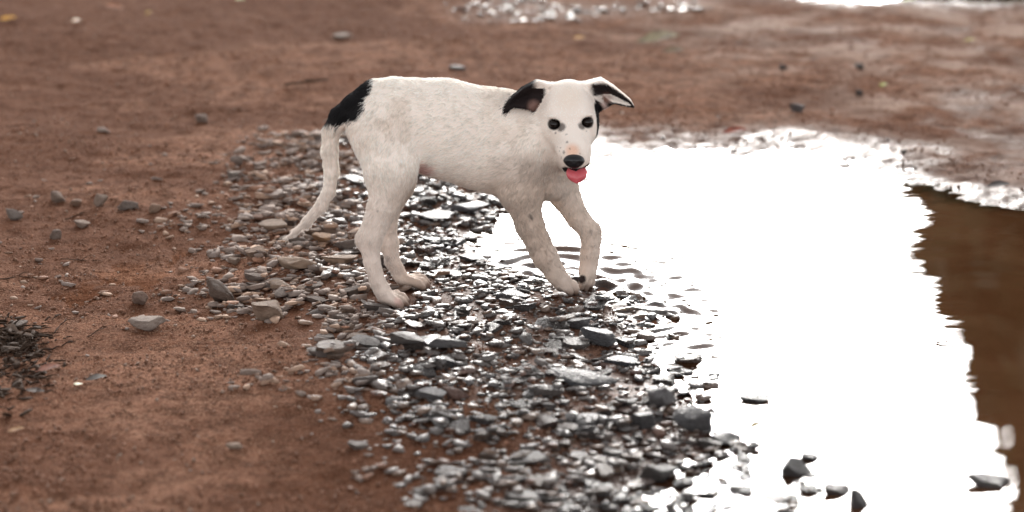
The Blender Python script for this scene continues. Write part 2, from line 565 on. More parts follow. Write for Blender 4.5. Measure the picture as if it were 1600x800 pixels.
# head: cranium, cheeks, muzzle, jaw
HC = ball(888, 169, 0.012, (46, 48, 45), 0.02)
FLOW.append((P(892, 195, -0.02), P(886, 140, 0.03), 0.045, np.array([-0.15, 0.75, 0.6]), 0.0045))
ball(866, 202, 0.004, (27, 30, 27), 0.02)
ball(913, 200, 0.004, (22, 30, 27), 0.02)
ball(889, 182, -0.018, (33, 24, 30), 0.02)                         # brow
chain([(891, 206, -0.020, 34), (896, 236, -0.056, 27), (898, 250, -0.070, 21)], 0.016, 1.0, 0.0035, -1)
ball(886, 252, -0.064, (13, 12, 11), 0.008); ball(910, 251, -0.064, (12.5, 12, 11), 0.008)        # lips
chain([(892, 250, -0.020, 22), (899, 272, -0.058, 12)], 0.010, 1.0, 0.004, -1)                    # jaw
ball(872, 183, -0.036, (11, 8, 6), 0.01); ball(911, 180, -0.036, (11, 8, 6), 0.01)                # brow ridges
EYES = [(866, 194), (918, 191)]

# ears: folded sheets


def ear(rows, tip, th, k):
    pts = [[P(*q) for q in r] for r in rows]; tp = P(*tip); T = []
    for r0, r1 in zip(pts[:-1], pts[1:]):
        for i in range(len(r0) - 1):
            T += [(r0[i], r0[i + 1], r1[i + 1]), (r0[i], r1[i + 1], r1[i])]
    for i in range(len(pts[-1]) - 1): T.append((pts[-1][i], pts[-1][i + 1], tp))
    A = np.array([p for r in pts for p in r] + [tp])
    f = tri_fn(T)
    sdf.add(lambda X: f(X) - th, A.min(0) - th, A.max(0) + th, k)
    FLOW.append((A[:3].mean(0), tp, 0.012, (tp - A[:3].mean(0)) / np.linalg.norm(tp - A[:3].mean(0)), 0.004))
    return T, A


EAR_A = ear([[(864, 131, 0.022), (856, 134, -0.004), (850, 150, 0.000), (840, 172, 0.010)],
             [(838, 126, 0.034), (841, 128, -0.008), (838, 146, 0.004), (829, 170, -0.006)],
             [(818, 137, 0.034), (818, 140, -0.010), (818, 151, 0.006), (814, 167, -0.012)],
             [(804, 150, 0.026), (803, 152, -0.006), (803, 157, 0.004), (803, 166, -0.010)],
             [(795, 162, 0.016), (794, 163, -0.004), (794, 166, 0.002), (793, 171, -0.006)]], (785, 178, 0.000), 0.0034, 0.006)
EAR_B = ear([[(908, 130, 0.022), (916, 134, -0.004), (924, 150, 0.000), (934, 173, 0.010)],
             [(938, 122, 0.034), (940, 127, -0.008), (941, 146, 0.004), (945, 168, -0.004)],
             [(956, 133, 0.034), (957, 137, -0.010), (958, 148, 0.006), (958, 160, -0.010)],
             [(973, 147, 0.024), (973, 149, -0.008), (973, 156, 0.002), (971, 163, -0.010)],
             [(983, 156, 0.014), (983, 157, -0.008), (983, 160, 0.000), (981, 165, -0.009)]], (989, 166, -0.006), 0.0034, 0.006)

bv, bq = sdf.mesh(-0.0012)
bt = np.concatenate([bq[:, [0, 1, 2]], bq[:, [0, 2, 3]]])
bvh = BVHTree.FromPolygons([tuple(p) for p in bv], [tuple(int(i) for i in f) for f in bq])


def on_face(px, py):
    d = Vector(ray(px, py)).normalized()
    hit = bvh.ray_cast(Vector(CAM), d)
    if hit[0] is None:
        print('MISS', px, py)
        hit = bvh.find_nearest(Vector(P(px, py, 0.0)))
    return np.array(hit[0]), np.array(hit[1])


# eye sockets are pressed into the finished volume, then the body is meshed again
eye_c = []
for e in EYES:
    p, n = on_face(*e)
    eye_c.append((p + np.array(ray(*e)) * 0.0062, n))
    sdf.add(ell_fn(p, (0.0084, 0.0074, 0.0070)), p - 0.01, p + 0.01, 0.005, True)
    lid = p + np.array([0, 0.0045, 0.0112]); sdf.add(ell_fn(lid, (0.0120, 0.0050, 0.0026)), lid - 0.013, lid + 0.013, 0.004)
    lid = p + np.array([0, 0.0040, -0.0092]); sdf.add(ell_fn(lid, (0.0110, 0.0050, 0.0030)), lid - 0.012, lid + 0.012, 0.004)
# mouth line
mp = [on_face(a, b)[0] for a, b in [(880, 263), (887, 266), (899, 266.5), (911, 265), (917, 261)]]
for a, b in zip(mp[:-1], mp[1:]):
    sdf.add(cone_fn(a, b, 0.003, 0.003), np.minimum(a, b) - 0.004, np.maximum(a, b) + 0.004, 0.002, True)
bv, bq = sdf.mesh(-0.0012)
# keep the largest piece
import collections
par = np.arange(len(bv))
ed = np.concatenate([bq[:, [0, 1]], bq[:, [1, 2]], bq[:, [2, 3]]])
for _ in range(200):
    m = np.minimum(par[ed[:, 0]], par[ed[:, 1]]); old = par.copy()
    np.minimum.at(par, ed[:, 0], m); np.minimum.at(par, ed[:, 1], m)
    par = par[par]
    if (par == old).all(): break
lab, cnt = np.unique(par, return_counts=True)
keepv = par == lab[cnt.argmax()]
remap = np.cumsum(keepv) - 1
bq = remap[bq[keepv[bq[:, 0]]]]; bv = bv[keepv]
bt = np.concatenate([bq[:, [0, 1, 2]], bq[:, [0, 2, 3]]])
bvh = BVHTree.FromPolygons([tuple(p) for p in bv], [tuple(int(i) for i in f) for f in bq])
# vertex normals
fn = np.cross(bv[bt[:, 1]] - bv[bt[:, 0]], bv[bt[:, 2]] - bv[bt[:, 0]])
vn = np.zeros_like(bv)
for k in range(3): np.add.at(vn, bt[:, k], fn)
vn /= np.maximum(np.linalg.norm(vn, axis=1, keepdims=True), 1e-12)
if ((bv - bv.mean(0)) * vn).sum() < 0:
    bq = bq[:, ::-1]; bt = bt[:, ::-1]; vn = -vn

# coat colour and lie of the hair at every vertex
W = np.zeros(len(bv)); FD = np.zeros_like(bv); HL = np.zeros(len(bv))
for a, b, r, d, hl in FLOW:
    ab = b - a
    tt = np.clip(((bv - a) @ ab) / (ab @ ab), 0, 1)
    dist = np.maximum(np.linalg.norm(bv - a - tt[:, None] * ab, axis=1) - r, 0)
    w = np.exp(-dist / 0.006) + 1e-9
    W += w; FD += w[:, None] * d; HL += w * hl
FD /= W[:, None]; HL /= W
FD[:, 2] -= 0.35
vpx, vpy = project(bv)


def vd(px, py, Y=None, surf=True):
    c = on_face(px, py)[0] if surf and Y is None else P(px, py, Y)
    return np.linalg.norm(bv - c, axis=1)


n3 = fbm(bv[:, 0] + bv[:, 1], bv[:, 2], 60.0, 3, 91)
CC = np.tile(np.array([0.955, 0.905, 0.84]), (len(bv), 1))


def paint(mask, c):
    global CC
    m = np.clip(mask, 0, 1)[:, None]
    CC = CC * (1 - m) + m * np.array(c)


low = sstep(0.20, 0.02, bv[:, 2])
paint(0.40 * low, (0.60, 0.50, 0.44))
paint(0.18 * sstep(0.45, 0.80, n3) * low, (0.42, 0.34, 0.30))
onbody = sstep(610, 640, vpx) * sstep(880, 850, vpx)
paint(0.55 * sstep(0.235, 0.15, bv[:, 2]) * onbody, (0.56, 0.44, 0.35))                             # belly and breast: tan coat, deepened with painted shade
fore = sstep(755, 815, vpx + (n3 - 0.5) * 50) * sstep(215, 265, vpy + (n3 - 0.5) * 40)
paint(0.50 * fore, (0.50, 0.405, 0.335))                                                          # thin coat over breast and forelegs, with shading painted in
paint(0.30 * sstep(250, 330, vpy) * sstep(700, 640, vpx) * 1.0, (0.58, 0.48, 0.42))  # hind legs: greyer coat and some shade worked into the colour
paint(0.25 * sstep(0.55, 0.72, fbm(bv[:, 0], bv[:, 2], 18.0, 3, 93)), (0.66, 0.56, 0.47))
paint(0.65 * sstep(0.030, 0.012, vd(657, 268, -0.01, False)), (0.55, 0.27, 0.24))                     # groin
paint(0.6 * sstep(0.020, 0.006, vd(545, 215, -0.01, False)), (0.34, 0.24, 0.19))
# black saddle at the root of the tail
w_ = (fbm(bv[:, 0] * 1.0, bv[:, 2], 60.0, 2, 94) - 0.5) * 10
inb = poly_sd(vpx + w_, vpy + w_, [(584, 118), (577, 146), (569, 171), (556, 187), (534, 192), (518, 197), (490, 196), (490, 170), (540, 120)])
tailish = np.ones(len(bv))
paint(sstep(2.0, -2.0, inb) * tailish, (0.012, 0.011, 0.012))
# ears
isA = np.exp(-tri_fn(EAR_A[0])(bv) / 0.002); isB = np.exp(-tri_fn(EAR_B[0])(bv) / 0.002)
earA = (tri_fn(EAR_A[0])(bv) < 0.0045); earB = (tri_fn(EAR_B[0])(bv) < 0.0045)
facing = -(vn @ (FWD))
jit = (n3 - 0.5) * 12
paint(earA * sstep(842, 832, vpx + jit * 0.6), (0.014, 0.012, 0.013))
paint(earA * (vpy > 138) * sstep(856, 848, vpx) * sstep(-0.2, 0.2, vn[:, 1] * -1), (0.020, 0.014, 0.014))
paint(earA * 0.45 * sstep(0.014, 0.004, vd(834, 166)), (0.42, 0.26, 0.22))
upB = sstep(0.15, 0.55, vn[:, 2])
paint(earB * sstep(922, 932, vpx + jit) * (1 - upB) * sstep(128, 133, vpy), (0.018, 0.013, 0.013))
paint(earB * 0.6 * sstep(0.012, 0.003, vd(948, 153)), (0.25, 0.12, 0.09))
paint(earB * 0.7 * sstep(0.011, 0.004, vd(942, 168)), (0.60, 0.46, 0.42))
# face
for (e, (cc, nn)) in zip(EYES, eye_c):
    paint(sstep(0.0112, 0.0082, np.linalg.norm((bv - cc) * np.array([0.95, 0.7, 1.05]), axis=1)), (0.010, 0.008, 0.008))
paint(0.8 * sstep(0.009, 0.005, vd(877, 199)), (0.05, 0.04, 0.04))
paint(0.8 * sstep(0.008, 0.004, vd(909, 197)), (0.05, 0.04, 0.04))
pe = [P(930, 172, -0.004), P(933, 190, -0.004), P(932, 206, -0.002)]
for a, b in zip(pe[:-1], pe[1:]):
    paint(sstep(0.0145, 0.0095, cone_fn(a, b, 0.0001, 0.0001)(bv)), (0.010, 0.009, 0.010))
paint(0.75 * sstep(0.016, 0.004, vd(894, 236)), (0.88, 0.56, 0.40))
paint(0.25 * sstep(0.03, 0.01, vd(889, 150)), (0.80, 0.66, 0.52))
for fx, fy, fr_ in [(886, 222, 2.2), (881, 238, 2.4), (868, 208, 2.0), (885, 210, 1.6), (874, 236, 1.3), (890, 232, 1.4), (877, 246, 1.2), (871, 229, 1.1), (906, 240, 1.2), (876, 231, 1.0), (916, 205, 1.3)]:
    paint(0.60 * sstep(fr_ * 1.2 * MM, fr_ * 0.7 * MM, vd(fx, fy)), (0.06, 0.04, 0.04))
for a, b in zip(mp[:-1], mp[1:]):
    paint(sstep(0.0075, 0.0050, cone_fn(a, b, 0.0001, 0.0001)(bv)), (0.010, 0.008, 0.009))
# dark specks in the coat, toe pads
for fx, fy, fr_ in [(605, 404, 4.0), (828, 337, 3.5), (923, 362, 3.0), (722, 195, 1.6), (612, 219, 1.5), (590, 330, 2)]:
    paint(0.55 * sstep(fr_ * 1.6 * MM, fr_ * 0.6 * MM, vd(fx, fy)), (0.10, 0.085, 0.08))
for px, py, Y in [(904, 436, 0.078), (905, 453, 0.075), (908, 455, 0.083), (912, 456, 0.09)]:
    paint(sstep(0.0105, 0.0075, vd(px, py, Y, False)), (0.025, 0.018, 0.018))
for px, py in [(909, 436)]:
    paint(sstep(0.0085, 0.0055, vd(px, py)), (0.025, 0.018, 0.018))
for px, py in [(901, 460), (893, 463), (885, 462), (878, 458)]:
    paint(0.9 * sstep(0.009, 0.004, vd(px, py, 0.02, False)), (0.045, 0.03, 0.028))
for px, py, Y in [(634, 478, -0.062), (640, 475, -0.052), (640, 470, -0.040), (671, 446, 0.045), (674, 444, 0.055)]:
    paint(0.8 * sstep(0.008, 0.003, vd(px, py, Y, False)), (0.16, 0.10, 0.08))
paint(0.5 * sstep(0.012, 0.005, vd(624, 471)), (0.72, 0.46, 0.42))

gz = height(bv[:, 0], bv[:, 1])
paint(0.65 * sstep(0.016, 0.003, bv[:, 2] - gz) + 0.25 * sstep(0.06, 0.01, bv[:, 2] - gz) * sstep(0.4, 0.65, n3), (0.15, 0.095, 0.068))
BASE = np.array([P(760, 465, 0.02)[0], 0.02, 0.0])
puppy = bpy.data.objects.new('puppy', None)
puppy.location = BASE
col.objects.link(puppy)
tag(puppy, 'white puppy with black ears and black tail root stepping into the puddle, tongue out', 'dog')
body_me = mesh_np('body', bv - BASE, bq)
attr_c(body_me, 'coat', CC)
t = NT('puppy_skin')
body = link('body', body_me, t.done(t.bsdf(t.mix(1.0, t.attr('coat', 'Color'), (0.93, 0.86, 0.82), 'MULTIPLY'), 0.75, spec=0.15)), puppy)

# fur
NF = 165000
area = np.linalg.norm(np.cross(bv[bt[:, 1]] - bv[bt[:, 0]], bv[bt[:, 2]] - bv[bt[:, 0]]), axis=1)
fi = rng.choice(len(bt), NF, p=area / area.sum())
u = rng.random(NF); v = rng.random(NF); sw = u + v > 1; u[sw] = 1 - u[sw]; v[sw] = 1 - v[sw]
bw = np.stack([1 - u - v, u, v], -1)


def lerp(A): return (A[bt[fi]] * (bw[..., None] if A.ndim == 2 else bw)).sum(1)


fp0, fnr, ffd, fhl, fcc = lerp(bv), lerp(vn), lerp(FD), lerp(HL), lerp(CC)
fnr /= np.linalg.norm(fnr, axis=1, keepdims=True)
# bare where the eyes and the nose leather sit
nose_p, nose_n = on_face(897, 252)
bare = np.zeros(NF, bool)
for cc, nn in eye_c: bare |= np.linalg.norm((fp0 - cc) * np.array([1, 0.6, 1.1]), axis=1) < 0.0105
bare |= np.linalg.norm((fp0 - nose_p) * np.array([0.8, 0.5, 1.15]), axis=1) < 0.0105
for a, b in zip(mp[:-1], mp[1:]): bare |= cone_fn(a, b, 0.0001, 0.0001)(fp0) < 0.0055
sel = ~bare
fp0, fnr, ffd, fhl, fcc = fp0[sel], fnr[sel], ffd[sel], fhl[sel], fcc[sel]
NF = len(fp0)
tng = ffd - (ffd * fnr).sum(1, keepdims=True) * fnr
tng /= np.maximum(np.linalg.norm(tng, axis=1, keepdims=True), 1e-6)
bit = np.cross(fnr, tng)
s1 = fp0[:, 0] * 1.0 + fp0[:, 1] * 0.7; s2 = fp0[:, 2] + fp0[:, 1] * 0.5
sway = (fbm(s1, s2, 45.0, 2, 101) - 0.5) * 1.1 + (fbm(s1, s2, 160.0, 2, 102) - 0.5) * 0.8
lift = 0.28 + (fbm(s1, s2, 120.0, 2, 103) - 0.5) * 0.5
d0 = tng + bit * sway[:, None] + fnr * lift[:, None] + rng.normal(0, 0.14, (NF, 3))
d0 /= np.linalg.norm(d0, axis=1, keepdims=True)
Ln = fhl * 0.85 * (0.65 + 0.5 * rng.random(NF))
tipz = np.linalg.norm(fp0 - P(449, 370, -0.018), axis=1) < 0.05
Ln = np.where(tipz, Ln * 1.4, Ln)
K = 4
pts = np.zeros((NF, K, 3))
for i in range(K):
    s = i / (K - 1)
    pts[:, i] = fp0 - fnr * 0.0004 + d0 * (Ln * s)[:, None] - fnr * (0.16 * Ln * s * s)[:, None] + np.array([0, 0, -1]) * (0.10 * Ln * s * s)[:, None]
hc = bpy.data.hair_curves.new('fur')
hc.add_curves([K] * NF)
hc.position_data.foreach_set('vector', (pts - BASE).astype(np.float32).ravel())
rad = np.tile(np.array([0.00027, 0.00026, 0.00019, 0.00005], np.float32), NF)
ra_ = hc.attributes.get('radius') or hc.attributes.new('radius', 'FLOAT', 'POINT')
ra_.data.foreach_set('value', rad)
nb_ = rng.normal(0, 1.0, (NF, 3)) * np.where(fp0[:, 0] > 0.0, 0.0006, 0.0028)[:, None]; kd_hit = [bvh.find_nearest(Vector(q))[2] for q in (fp0 + nb_)]
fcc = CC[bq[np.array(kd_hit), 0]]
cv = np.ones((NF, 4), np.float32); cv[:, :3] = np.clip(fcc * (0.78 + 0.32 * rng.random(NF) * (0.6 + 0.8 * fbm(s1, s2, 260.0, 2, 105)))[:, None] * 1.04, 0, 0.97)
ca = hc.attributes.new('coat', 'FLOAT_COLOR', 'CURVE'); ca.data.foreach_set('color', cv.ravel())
t = NT('puppy_fur')
cc_ = t.attr('coat', 'Color')
tr = t.n('ShaderNodeBsdfTranslucent'); t.set(tr.inputs[0], cc_)
mxs = t.n('ShaderNodeMixShader'); mxs.inputs[0].default_value = 0.30
t.set(mxs.inputs[1], t.bsdf(cc_, 0.55, spec=0.25)); t.set(mxs.inputs[2], tr.outputs[0])
fur = link('fur', hc, t.done(mxs.outputs[0]), puppy)


def sphere_part(name, c, r, mat, parent, M=None, seg=20, fn=None):
    bm = bmesh.new(); bmesh.ops.create_uvsphere(bm, u_segments=seg, v_segments=seg // 2 + 2, radius=1.0)
    for v_ in bm.verts:
        q = np.array(v_.co)
        if fn: q = fn(q)
        q = q * np.array(r)
        if M is not None: q = M @ q
        v_.co = q + np.array(c) - BASE
    me = bpy.data.meshes.new(name); bm.to_mesh(me); bm.free()
    me.polygons.foreach_set('use_smooth', [True] * len(me.polygons))
    return link(name, me, mat, parent)


t = NT('eye_glaze')
eye_m = t.done(t.bsdf((0.008, 0.005, 0.004), 0.09, ior=1.36, spec=0.5))
for cc, nn in eye_c: sphere_part('eye', cc + np.array([0, -0.0004, 0]), (0.0077, 0.0070, 0.0070), eye_m, puppy)
t = NT('nose_leather')
nose_m = t.done(t.bsdf((0.010, 0.009, 0.010), 0.36, t.bump(t.n('ShaderNodeTexVoronoi').outputs[0], 0.2, 0.001), spec=0.5))


def nose_shape(q):
    x, y, z = q
    k = 1.0 - 0.24 * max(0, -z)                      # narrower below
    z2 = z * (0.92 if z > 0 else 1.0)
    dent = 0.22 * math.exp(-((abs(x) - 0.52) ** 2 / 0.05 + (z + 0.15) ** 2 / 0.07)) + 0.12 * math.exp(-(x * x / 0.01)) * (1 if z < 0.2 else 0)
    return np.array([x * k, y * (1 - dent) if y < 0 else y, z2])


sphere_part('nose', nose_p + np.array([0, 0.0052, -0.0008]), (0.0162, 0.0118, 0.0116), nose_m, puppy, None, 40, nose_shape)
# tongue: a curved slab with a centre groove
t = NT('tongue_flesh')
tg_m = t.done(t.bsdf(t.mix(t.noise(90, 3, 0.5, t.coord()), (0.50, 0.075, 0.095), (0.62, 0.13, 0.14)), 0.32, t.bump(t.noise(900, 2, 0.5, t.coord()), 0.15, 0.0006),
                     sss=(0.25, (1.0, 0.3, 0.2), 0.004)))
tp0 = on_face(901, 270)[0] + np.array([0, -0.004, 0.0045])
vs, fs = [], []
NU, NV = 25, 24
for side in (0, 1):
    for j in range(NV):
        s = j / (NV - 1)
        w2 = max(0.0006, (0.0125 + 0.0033 * min(1, s / 0.35)) * math.sqrt(max(0, 1 - max(0, (s - 0.35) / 0.65) ** 2.2)))
        for i in range(NU):
            uu = -1 + 2 * i / (NU - 1)
            y_ = 0.008 - 0.013 * math.sin(min(1, s * 1.4) * 1.57) + 0.003 * s
            z_ = 0.0015 - 0.0215 * s ** 1.25
            th = 0.0024 * math.sqrt(max(0, 1 - uu * uu)) * (1 if side else -1) * (0.35 if s > 0.99 else 1)
            gr = 0.0020 * math.exp(-(uu / 0.16) ** 2) * (1 - s) if not side else 0
            cup = 0.0035 * uu * uu
            vs.append(tp0 - BASE + np.array([uu * w2, y_ + th + gr + cup, z_ + 0.001 * uu * uu]))
for side in (0, 1):
    for j in range(NV - 1):
        for i in range(NU - 1):
            a = side * NU * NV + j * NU + i
            f = [a, a + 1, a + NU + 1, a + NU]
            fs.append(f if side else f[::-1])
me = mesh_np('tongue', vs, fs)
link('tongue', me, tg_m, puppy)

# ------------------------------------------------------------------ stones
def stone_mesh(seed, sub):
    r_ = np.random.default_rng(seed)
    bm = bmesh.new(); bmesh.ops.create_icosphere(bm, subdivisions=sub, radius=1.0)
    V = np.array([v_.co for v_ in bm.verts])
    F = np.array([[v_.index for v_ in f.verts] for f in bm.faces]); bm.free()
    for _ in range(r_.integers(8, 13)):
        n = r_.normal(size=3); n[2] *= r_.uniform(0.2, 1.0); n /= np.linalg.norm(n)
        d = r_.uniform(0.34, 0.74)
        V = V - np.maximum(0, V @ n - d)[:, None] * n
    # one broad flat cleavage face on top
    n = np.array([r_.normal(0, 0.18), r_.normal(0, 0.18), 1.0]); n /= np.linalg.norm(n)
    V = V - np.maximum(0, V @ n - r_.uniform(0.32, 0.6))[:, None] * n
    V += 0.035 * np.sin(V[:, [1, 2, 0]] * r_.uniform(3, 6, 3) + r_.uniform(0, 6, 3))
    V += r_.normal(0, 0.012, V.shape)
    V -= 0.5 * (V.max(0) + V.min(0)); V /= np.abs(V).max(0)
    return V, F


def stone_material(name, individual):
    t = NT(name)
    co = t.coord('Object' if not individual else 'Object')
    if individual:
        oi = t.n('ShaderNodeObjectInfo'); tint = oi.outputs['Color']; wetv = oi.outputs['Alpha']; sc = 1.0
        mp_ = t.n('ShaderNodeVectorMath', operation='ADD'); t.set(mp_.inputs[0], co); t.set(mp_.inputs[1], oi.outputs['Location']); co = mp_.outputs[0]
        s1_, s2_, s3_ = 1.6, 5.5, 22.0
        bd = 0.06
    else:
        tint = t.attr('tint', 'Color'); wetv = t.attr('wet'); s1_, s2_, s3_ = 60, 220, 900; bd = 0.0015
    a = t.noise(s1_, 4, 0.6, co); b = t.noise(s2_, 5, 0.65, co); s = t.noise(s3_, 3, 0.6, co)
    c = t.mix(t.mapr(a, 0.35, 0.7), tint, t.mix(1.0, tint, (0.62, 0.58, 0.56), 'MULTIPLY'))
    c = t.mix(t.math('MULTIPLY', t.mapr(b, 0.55, 0.72), 0.55), c, t.mix(1.0, tint, (1.7, 1.55, 1.45), 'MULTIPLY'))
    # dust of the track clings to dry stones
    dry = t.math('SUBTRACT', 1.0, wetv, clamp=True)
    c = t.mix(t.math('MULTIPLY', t.mapr(s, 0.42, 0.62), t.math('MULTIPLY', dry, 0.55)), c, (0.27, 0.17, 0.115))
    sx_ = t.n('ShaderNodeSeparateXYZ'); t.set(sx_.inputs[0], t.n('ShaderNodeNewGeometry').outputs['Position'])
    dry_ = t.mapr(sx_.outputs[2], ZW - 0.0012, ZW)
    rw = t.mixf(t.mapr(b, 0.3, 0.7), 0.10, 0.40)
    rough = t.mixf(wetv, 0.85, rw)
    nrm = t.bump(t.math('ADD', t.math('MULTIPLY', b, 1.0), t.math('MULTIPLY', s, 0.4)), 0.75, bd)
    return t.done(t.bsdf(c, rough, nrm, ior=1.5, spec=t.math('MULTIPLY', dry_, t.mixf(wetv, 0.20, 0.75))))


stone_ind = stone_material('stone', True)
stone_mass = stone_material('gravel', False)
VAR_HI = []
for k in range(18):
    V, F = stone_mesh(500 + k, 3)
    me = mesh_np('stone', V, F); me.materials.append(stone_ind); VAR_HI.append(me)
VAR_LO = [stone_mesh(700 + k, 1) for k in range(24)]

# height field that the stones pile up on
HX0, HX1, HY0, HY1, HS = -1.4, 1.6, -1.15, 3.2, 0.004
hxs = np.arange(HX0, HX1, HS); hys = np.arange(HY0, HY1, HS)
HMX, HMY = np.meshgrid(hxs, hys)
HM = height(HMX, HMY)


def ground_at(x, y):
    i = int((y - HY0) / HS); j = int((x - HX0) / HS)
    if 0 <= i < HM.shape[0] and 0 <= j < HM.shape[1]: return HM[i, j]
    return float(height(np.array([x]), np.array([y]))[0])


def settle(x, y, ax, ay, hz, rot, sink=0.30):
    """lay an ellipsoid on the pile, return its centre height"""
    R_ = max(ax, ay)
    i0, i1 = int((y - R_ - HY0) / HS), int((y + R_ - HY0) / HS) + 2
    j0, j1 = int((x - R_ - HX0) / HS), int((x + R_ - HX0) / HS) + 2
    if i0 < 0 or j0 < 0 or i1 >= HM.shape[0] or j1 >= HM.shape[1]:
        return float(height(np.array([x]), np.array([y]))[0]) + hz * (1 - 2 * sink)
    xx = HMX[i0:i1, j0:j1] - x; yy = HMY[i0:i1, j0:j1] - y
    c_, s_ = math.cos(rot), math.sin(rot)
    rho = ((xx * c_ + yy * s_) / ax) ** 2 + ((-xx * s_ + yy * c_) / ay) ** 2
    m = rho < 1
    if not m.any(): return ground_at(x, y) + hz * (1 - 2 * sink)
    H = HM[i0:i1, j0:j1]
    base = 0.65 * H[m].mean() + 0.35 * np.percentile(H[m], 85)
    zc = base + hz * (1 - 2 * sink)
    top = zc + hz * 0.85 * np.sqrt(np.clip(1 - rho, 0, 1))
    H[m] = np.maximum(H[m], top[m])
    return zc


def stone_wet(x, y, d):
    px, py = project((x, y, 0))
    w = 1 - sstep(0.05, 0.30, d + (vnoise(x, y, 6.0, 201) - 0.5) * 0.2)
    w2 = sstep(480, 640, px + (vnoise(x, y, 9.0, 202) - .5) * 160) * (1 if py < 700 else 0.9) * sstep(1.6, 0.9, y)
    if y > 2.0: return 0.85
    return float(max(w, 0.9 * w2 if px > 0 else 0))


def stone_color(w, r_):
    u_ = r_.random()
    if u_ < 0.09: c = np.array([0.20, 0.095, 0.060])          # rust
    elif u_ < 0.30: c = np.array([0.27, 0.185, 0.135])       # tan
    elif u_ < 0.72: c = np.array([0.180, 0.158, 0.146])      # grey
    else: c = np.array([0.122, 0.114, 0.112])                # slate
    c = c * r_.uniform(0.7, 1.35)
    c = (c * 1.05 + np.array([0.075, 0.045, 0.030])) * (1 - w) + w * c * np.array([0.46, 0.425, 0.40])
    tone = 'rusty' if u_ < 0.09 else 'tan' if u_ < 0.30 else 'grey' if u_ < 0.72 else 'slate dark'
    return c, tone


r2 = np.random.default_rng(77)
cand = []
N = 0
# candidates: size from a power law, more and larger in the bank
X0, X1, Y0, Y1 = -1.0, 0.95, -1.02, 3.1


def sample(n, smin, smax, al, bank_only=True, poly=BANK, edge=0.16, box=(X0, X1, Y0, 1.3)):
    xs = r2.uniform(box[0], box[1], n); ys = r2.uniform(box[2], box[3], n)
    sd = poly_sd(xs, ys, poly)
    nz = fbm(xs, ys, 6.0, 3, 211)
    dens = 1 - sstep(-0.06, edge, sd + (nz - 0.5) * 0.30)
    if not bank_only: dens = 0.08 + 0.92 * sstep(0.48, 0.62, fbm(xs, ys, 3.0, 3, 231))
    nwv = near_water(xs, ys)
    dens *= sstep(-0.17, -0.03, nwv + (nz - 0.5) * 0.16 + 0.36 * sstep(-0.28, -0.60, ys))
    ok = r2.random(n) < dens
    q = r2.random(n)
    size = (smin ** (1 - al) + q * (smax ** (1 - al) - smin ** (1 - al))) ** (1 / (1 - al))
    return [(xs[i], ys[i], size[i], nwv[i]) for i in np.nonzero(ok)[0]]


def paw_clear(x, y, s):
    for p in PAW_PTS:
        if math.hypot(x - p[0] - 0.008, y - p[1]) < 0.026 + s * 0.5: return False
    return True


placed = []        # x, y, z, ax, ay, hz, rot, tiltx, tilty, color, tone, wet


def put(x, y, s, d, hi_flat=0.55, sink=None):
    if s > 0.010 and not paw_clear(x, y, s): return
    qx, qy = project((x, y, -0.01))
    if 832 < qx < 875 and 300 < qy < 340: return
    el = r2.uniform(1.0, 1.75); ax = s * 0.5 * math.sqrt(el); ay = s * 0.5 / math.sqrt(el)
    hz = s * 0.5 * r2.uniform(0.22, hi_flat * 0.8)
    rot = r2.normal(0.15, 0.8)
    zc = settle(x, y, ax, ay, hz, rot, r2.uniform(0.20, 0.46) if sink is None else sink)
    w = stone_wet(x, y, d)
    c_, tone = stone_color(w, r2)
    tl = 0.16 if s < 0.03 else 0.11
    placed.append((x, y, zc, ax, ay, hz, rot, r2.normal(0, tl), r2.normal(0, tl), c_, tone, w))


for a in sample(13000, 0.006, 0.013, 2.2): put(*a)
for a in sample(4200, 0.013, 0.034, 2.0): put(*a)
for a in sample(620, 0.026, 0.050, 2.6, edge=0.04): put(*a, 0.5)
for a in sample(6500, 0.011, 0.026, 2.3): put(*a, 0.6, 0.25)
for a in sample(6000, 0.005, 0.010, 2.2): put(*a)
# loose stones over the dry track and the far mud
for a in sample(900, 0.004, 0.014, 2.8, False, box=(-1.3, 1.3, Y0, 1.4)): put(*a)
for a in sample(230, 0.008, 0.028, 2.8, False, box=(-1.0, -0.15, -0.35, 0.8)): put(*a)
for a in sample(900, 0.010, 0.030, 2.4, True, STRIP, 0.05, box=(-0.3, 0.7, 2.1, 3.05)): put(*a)

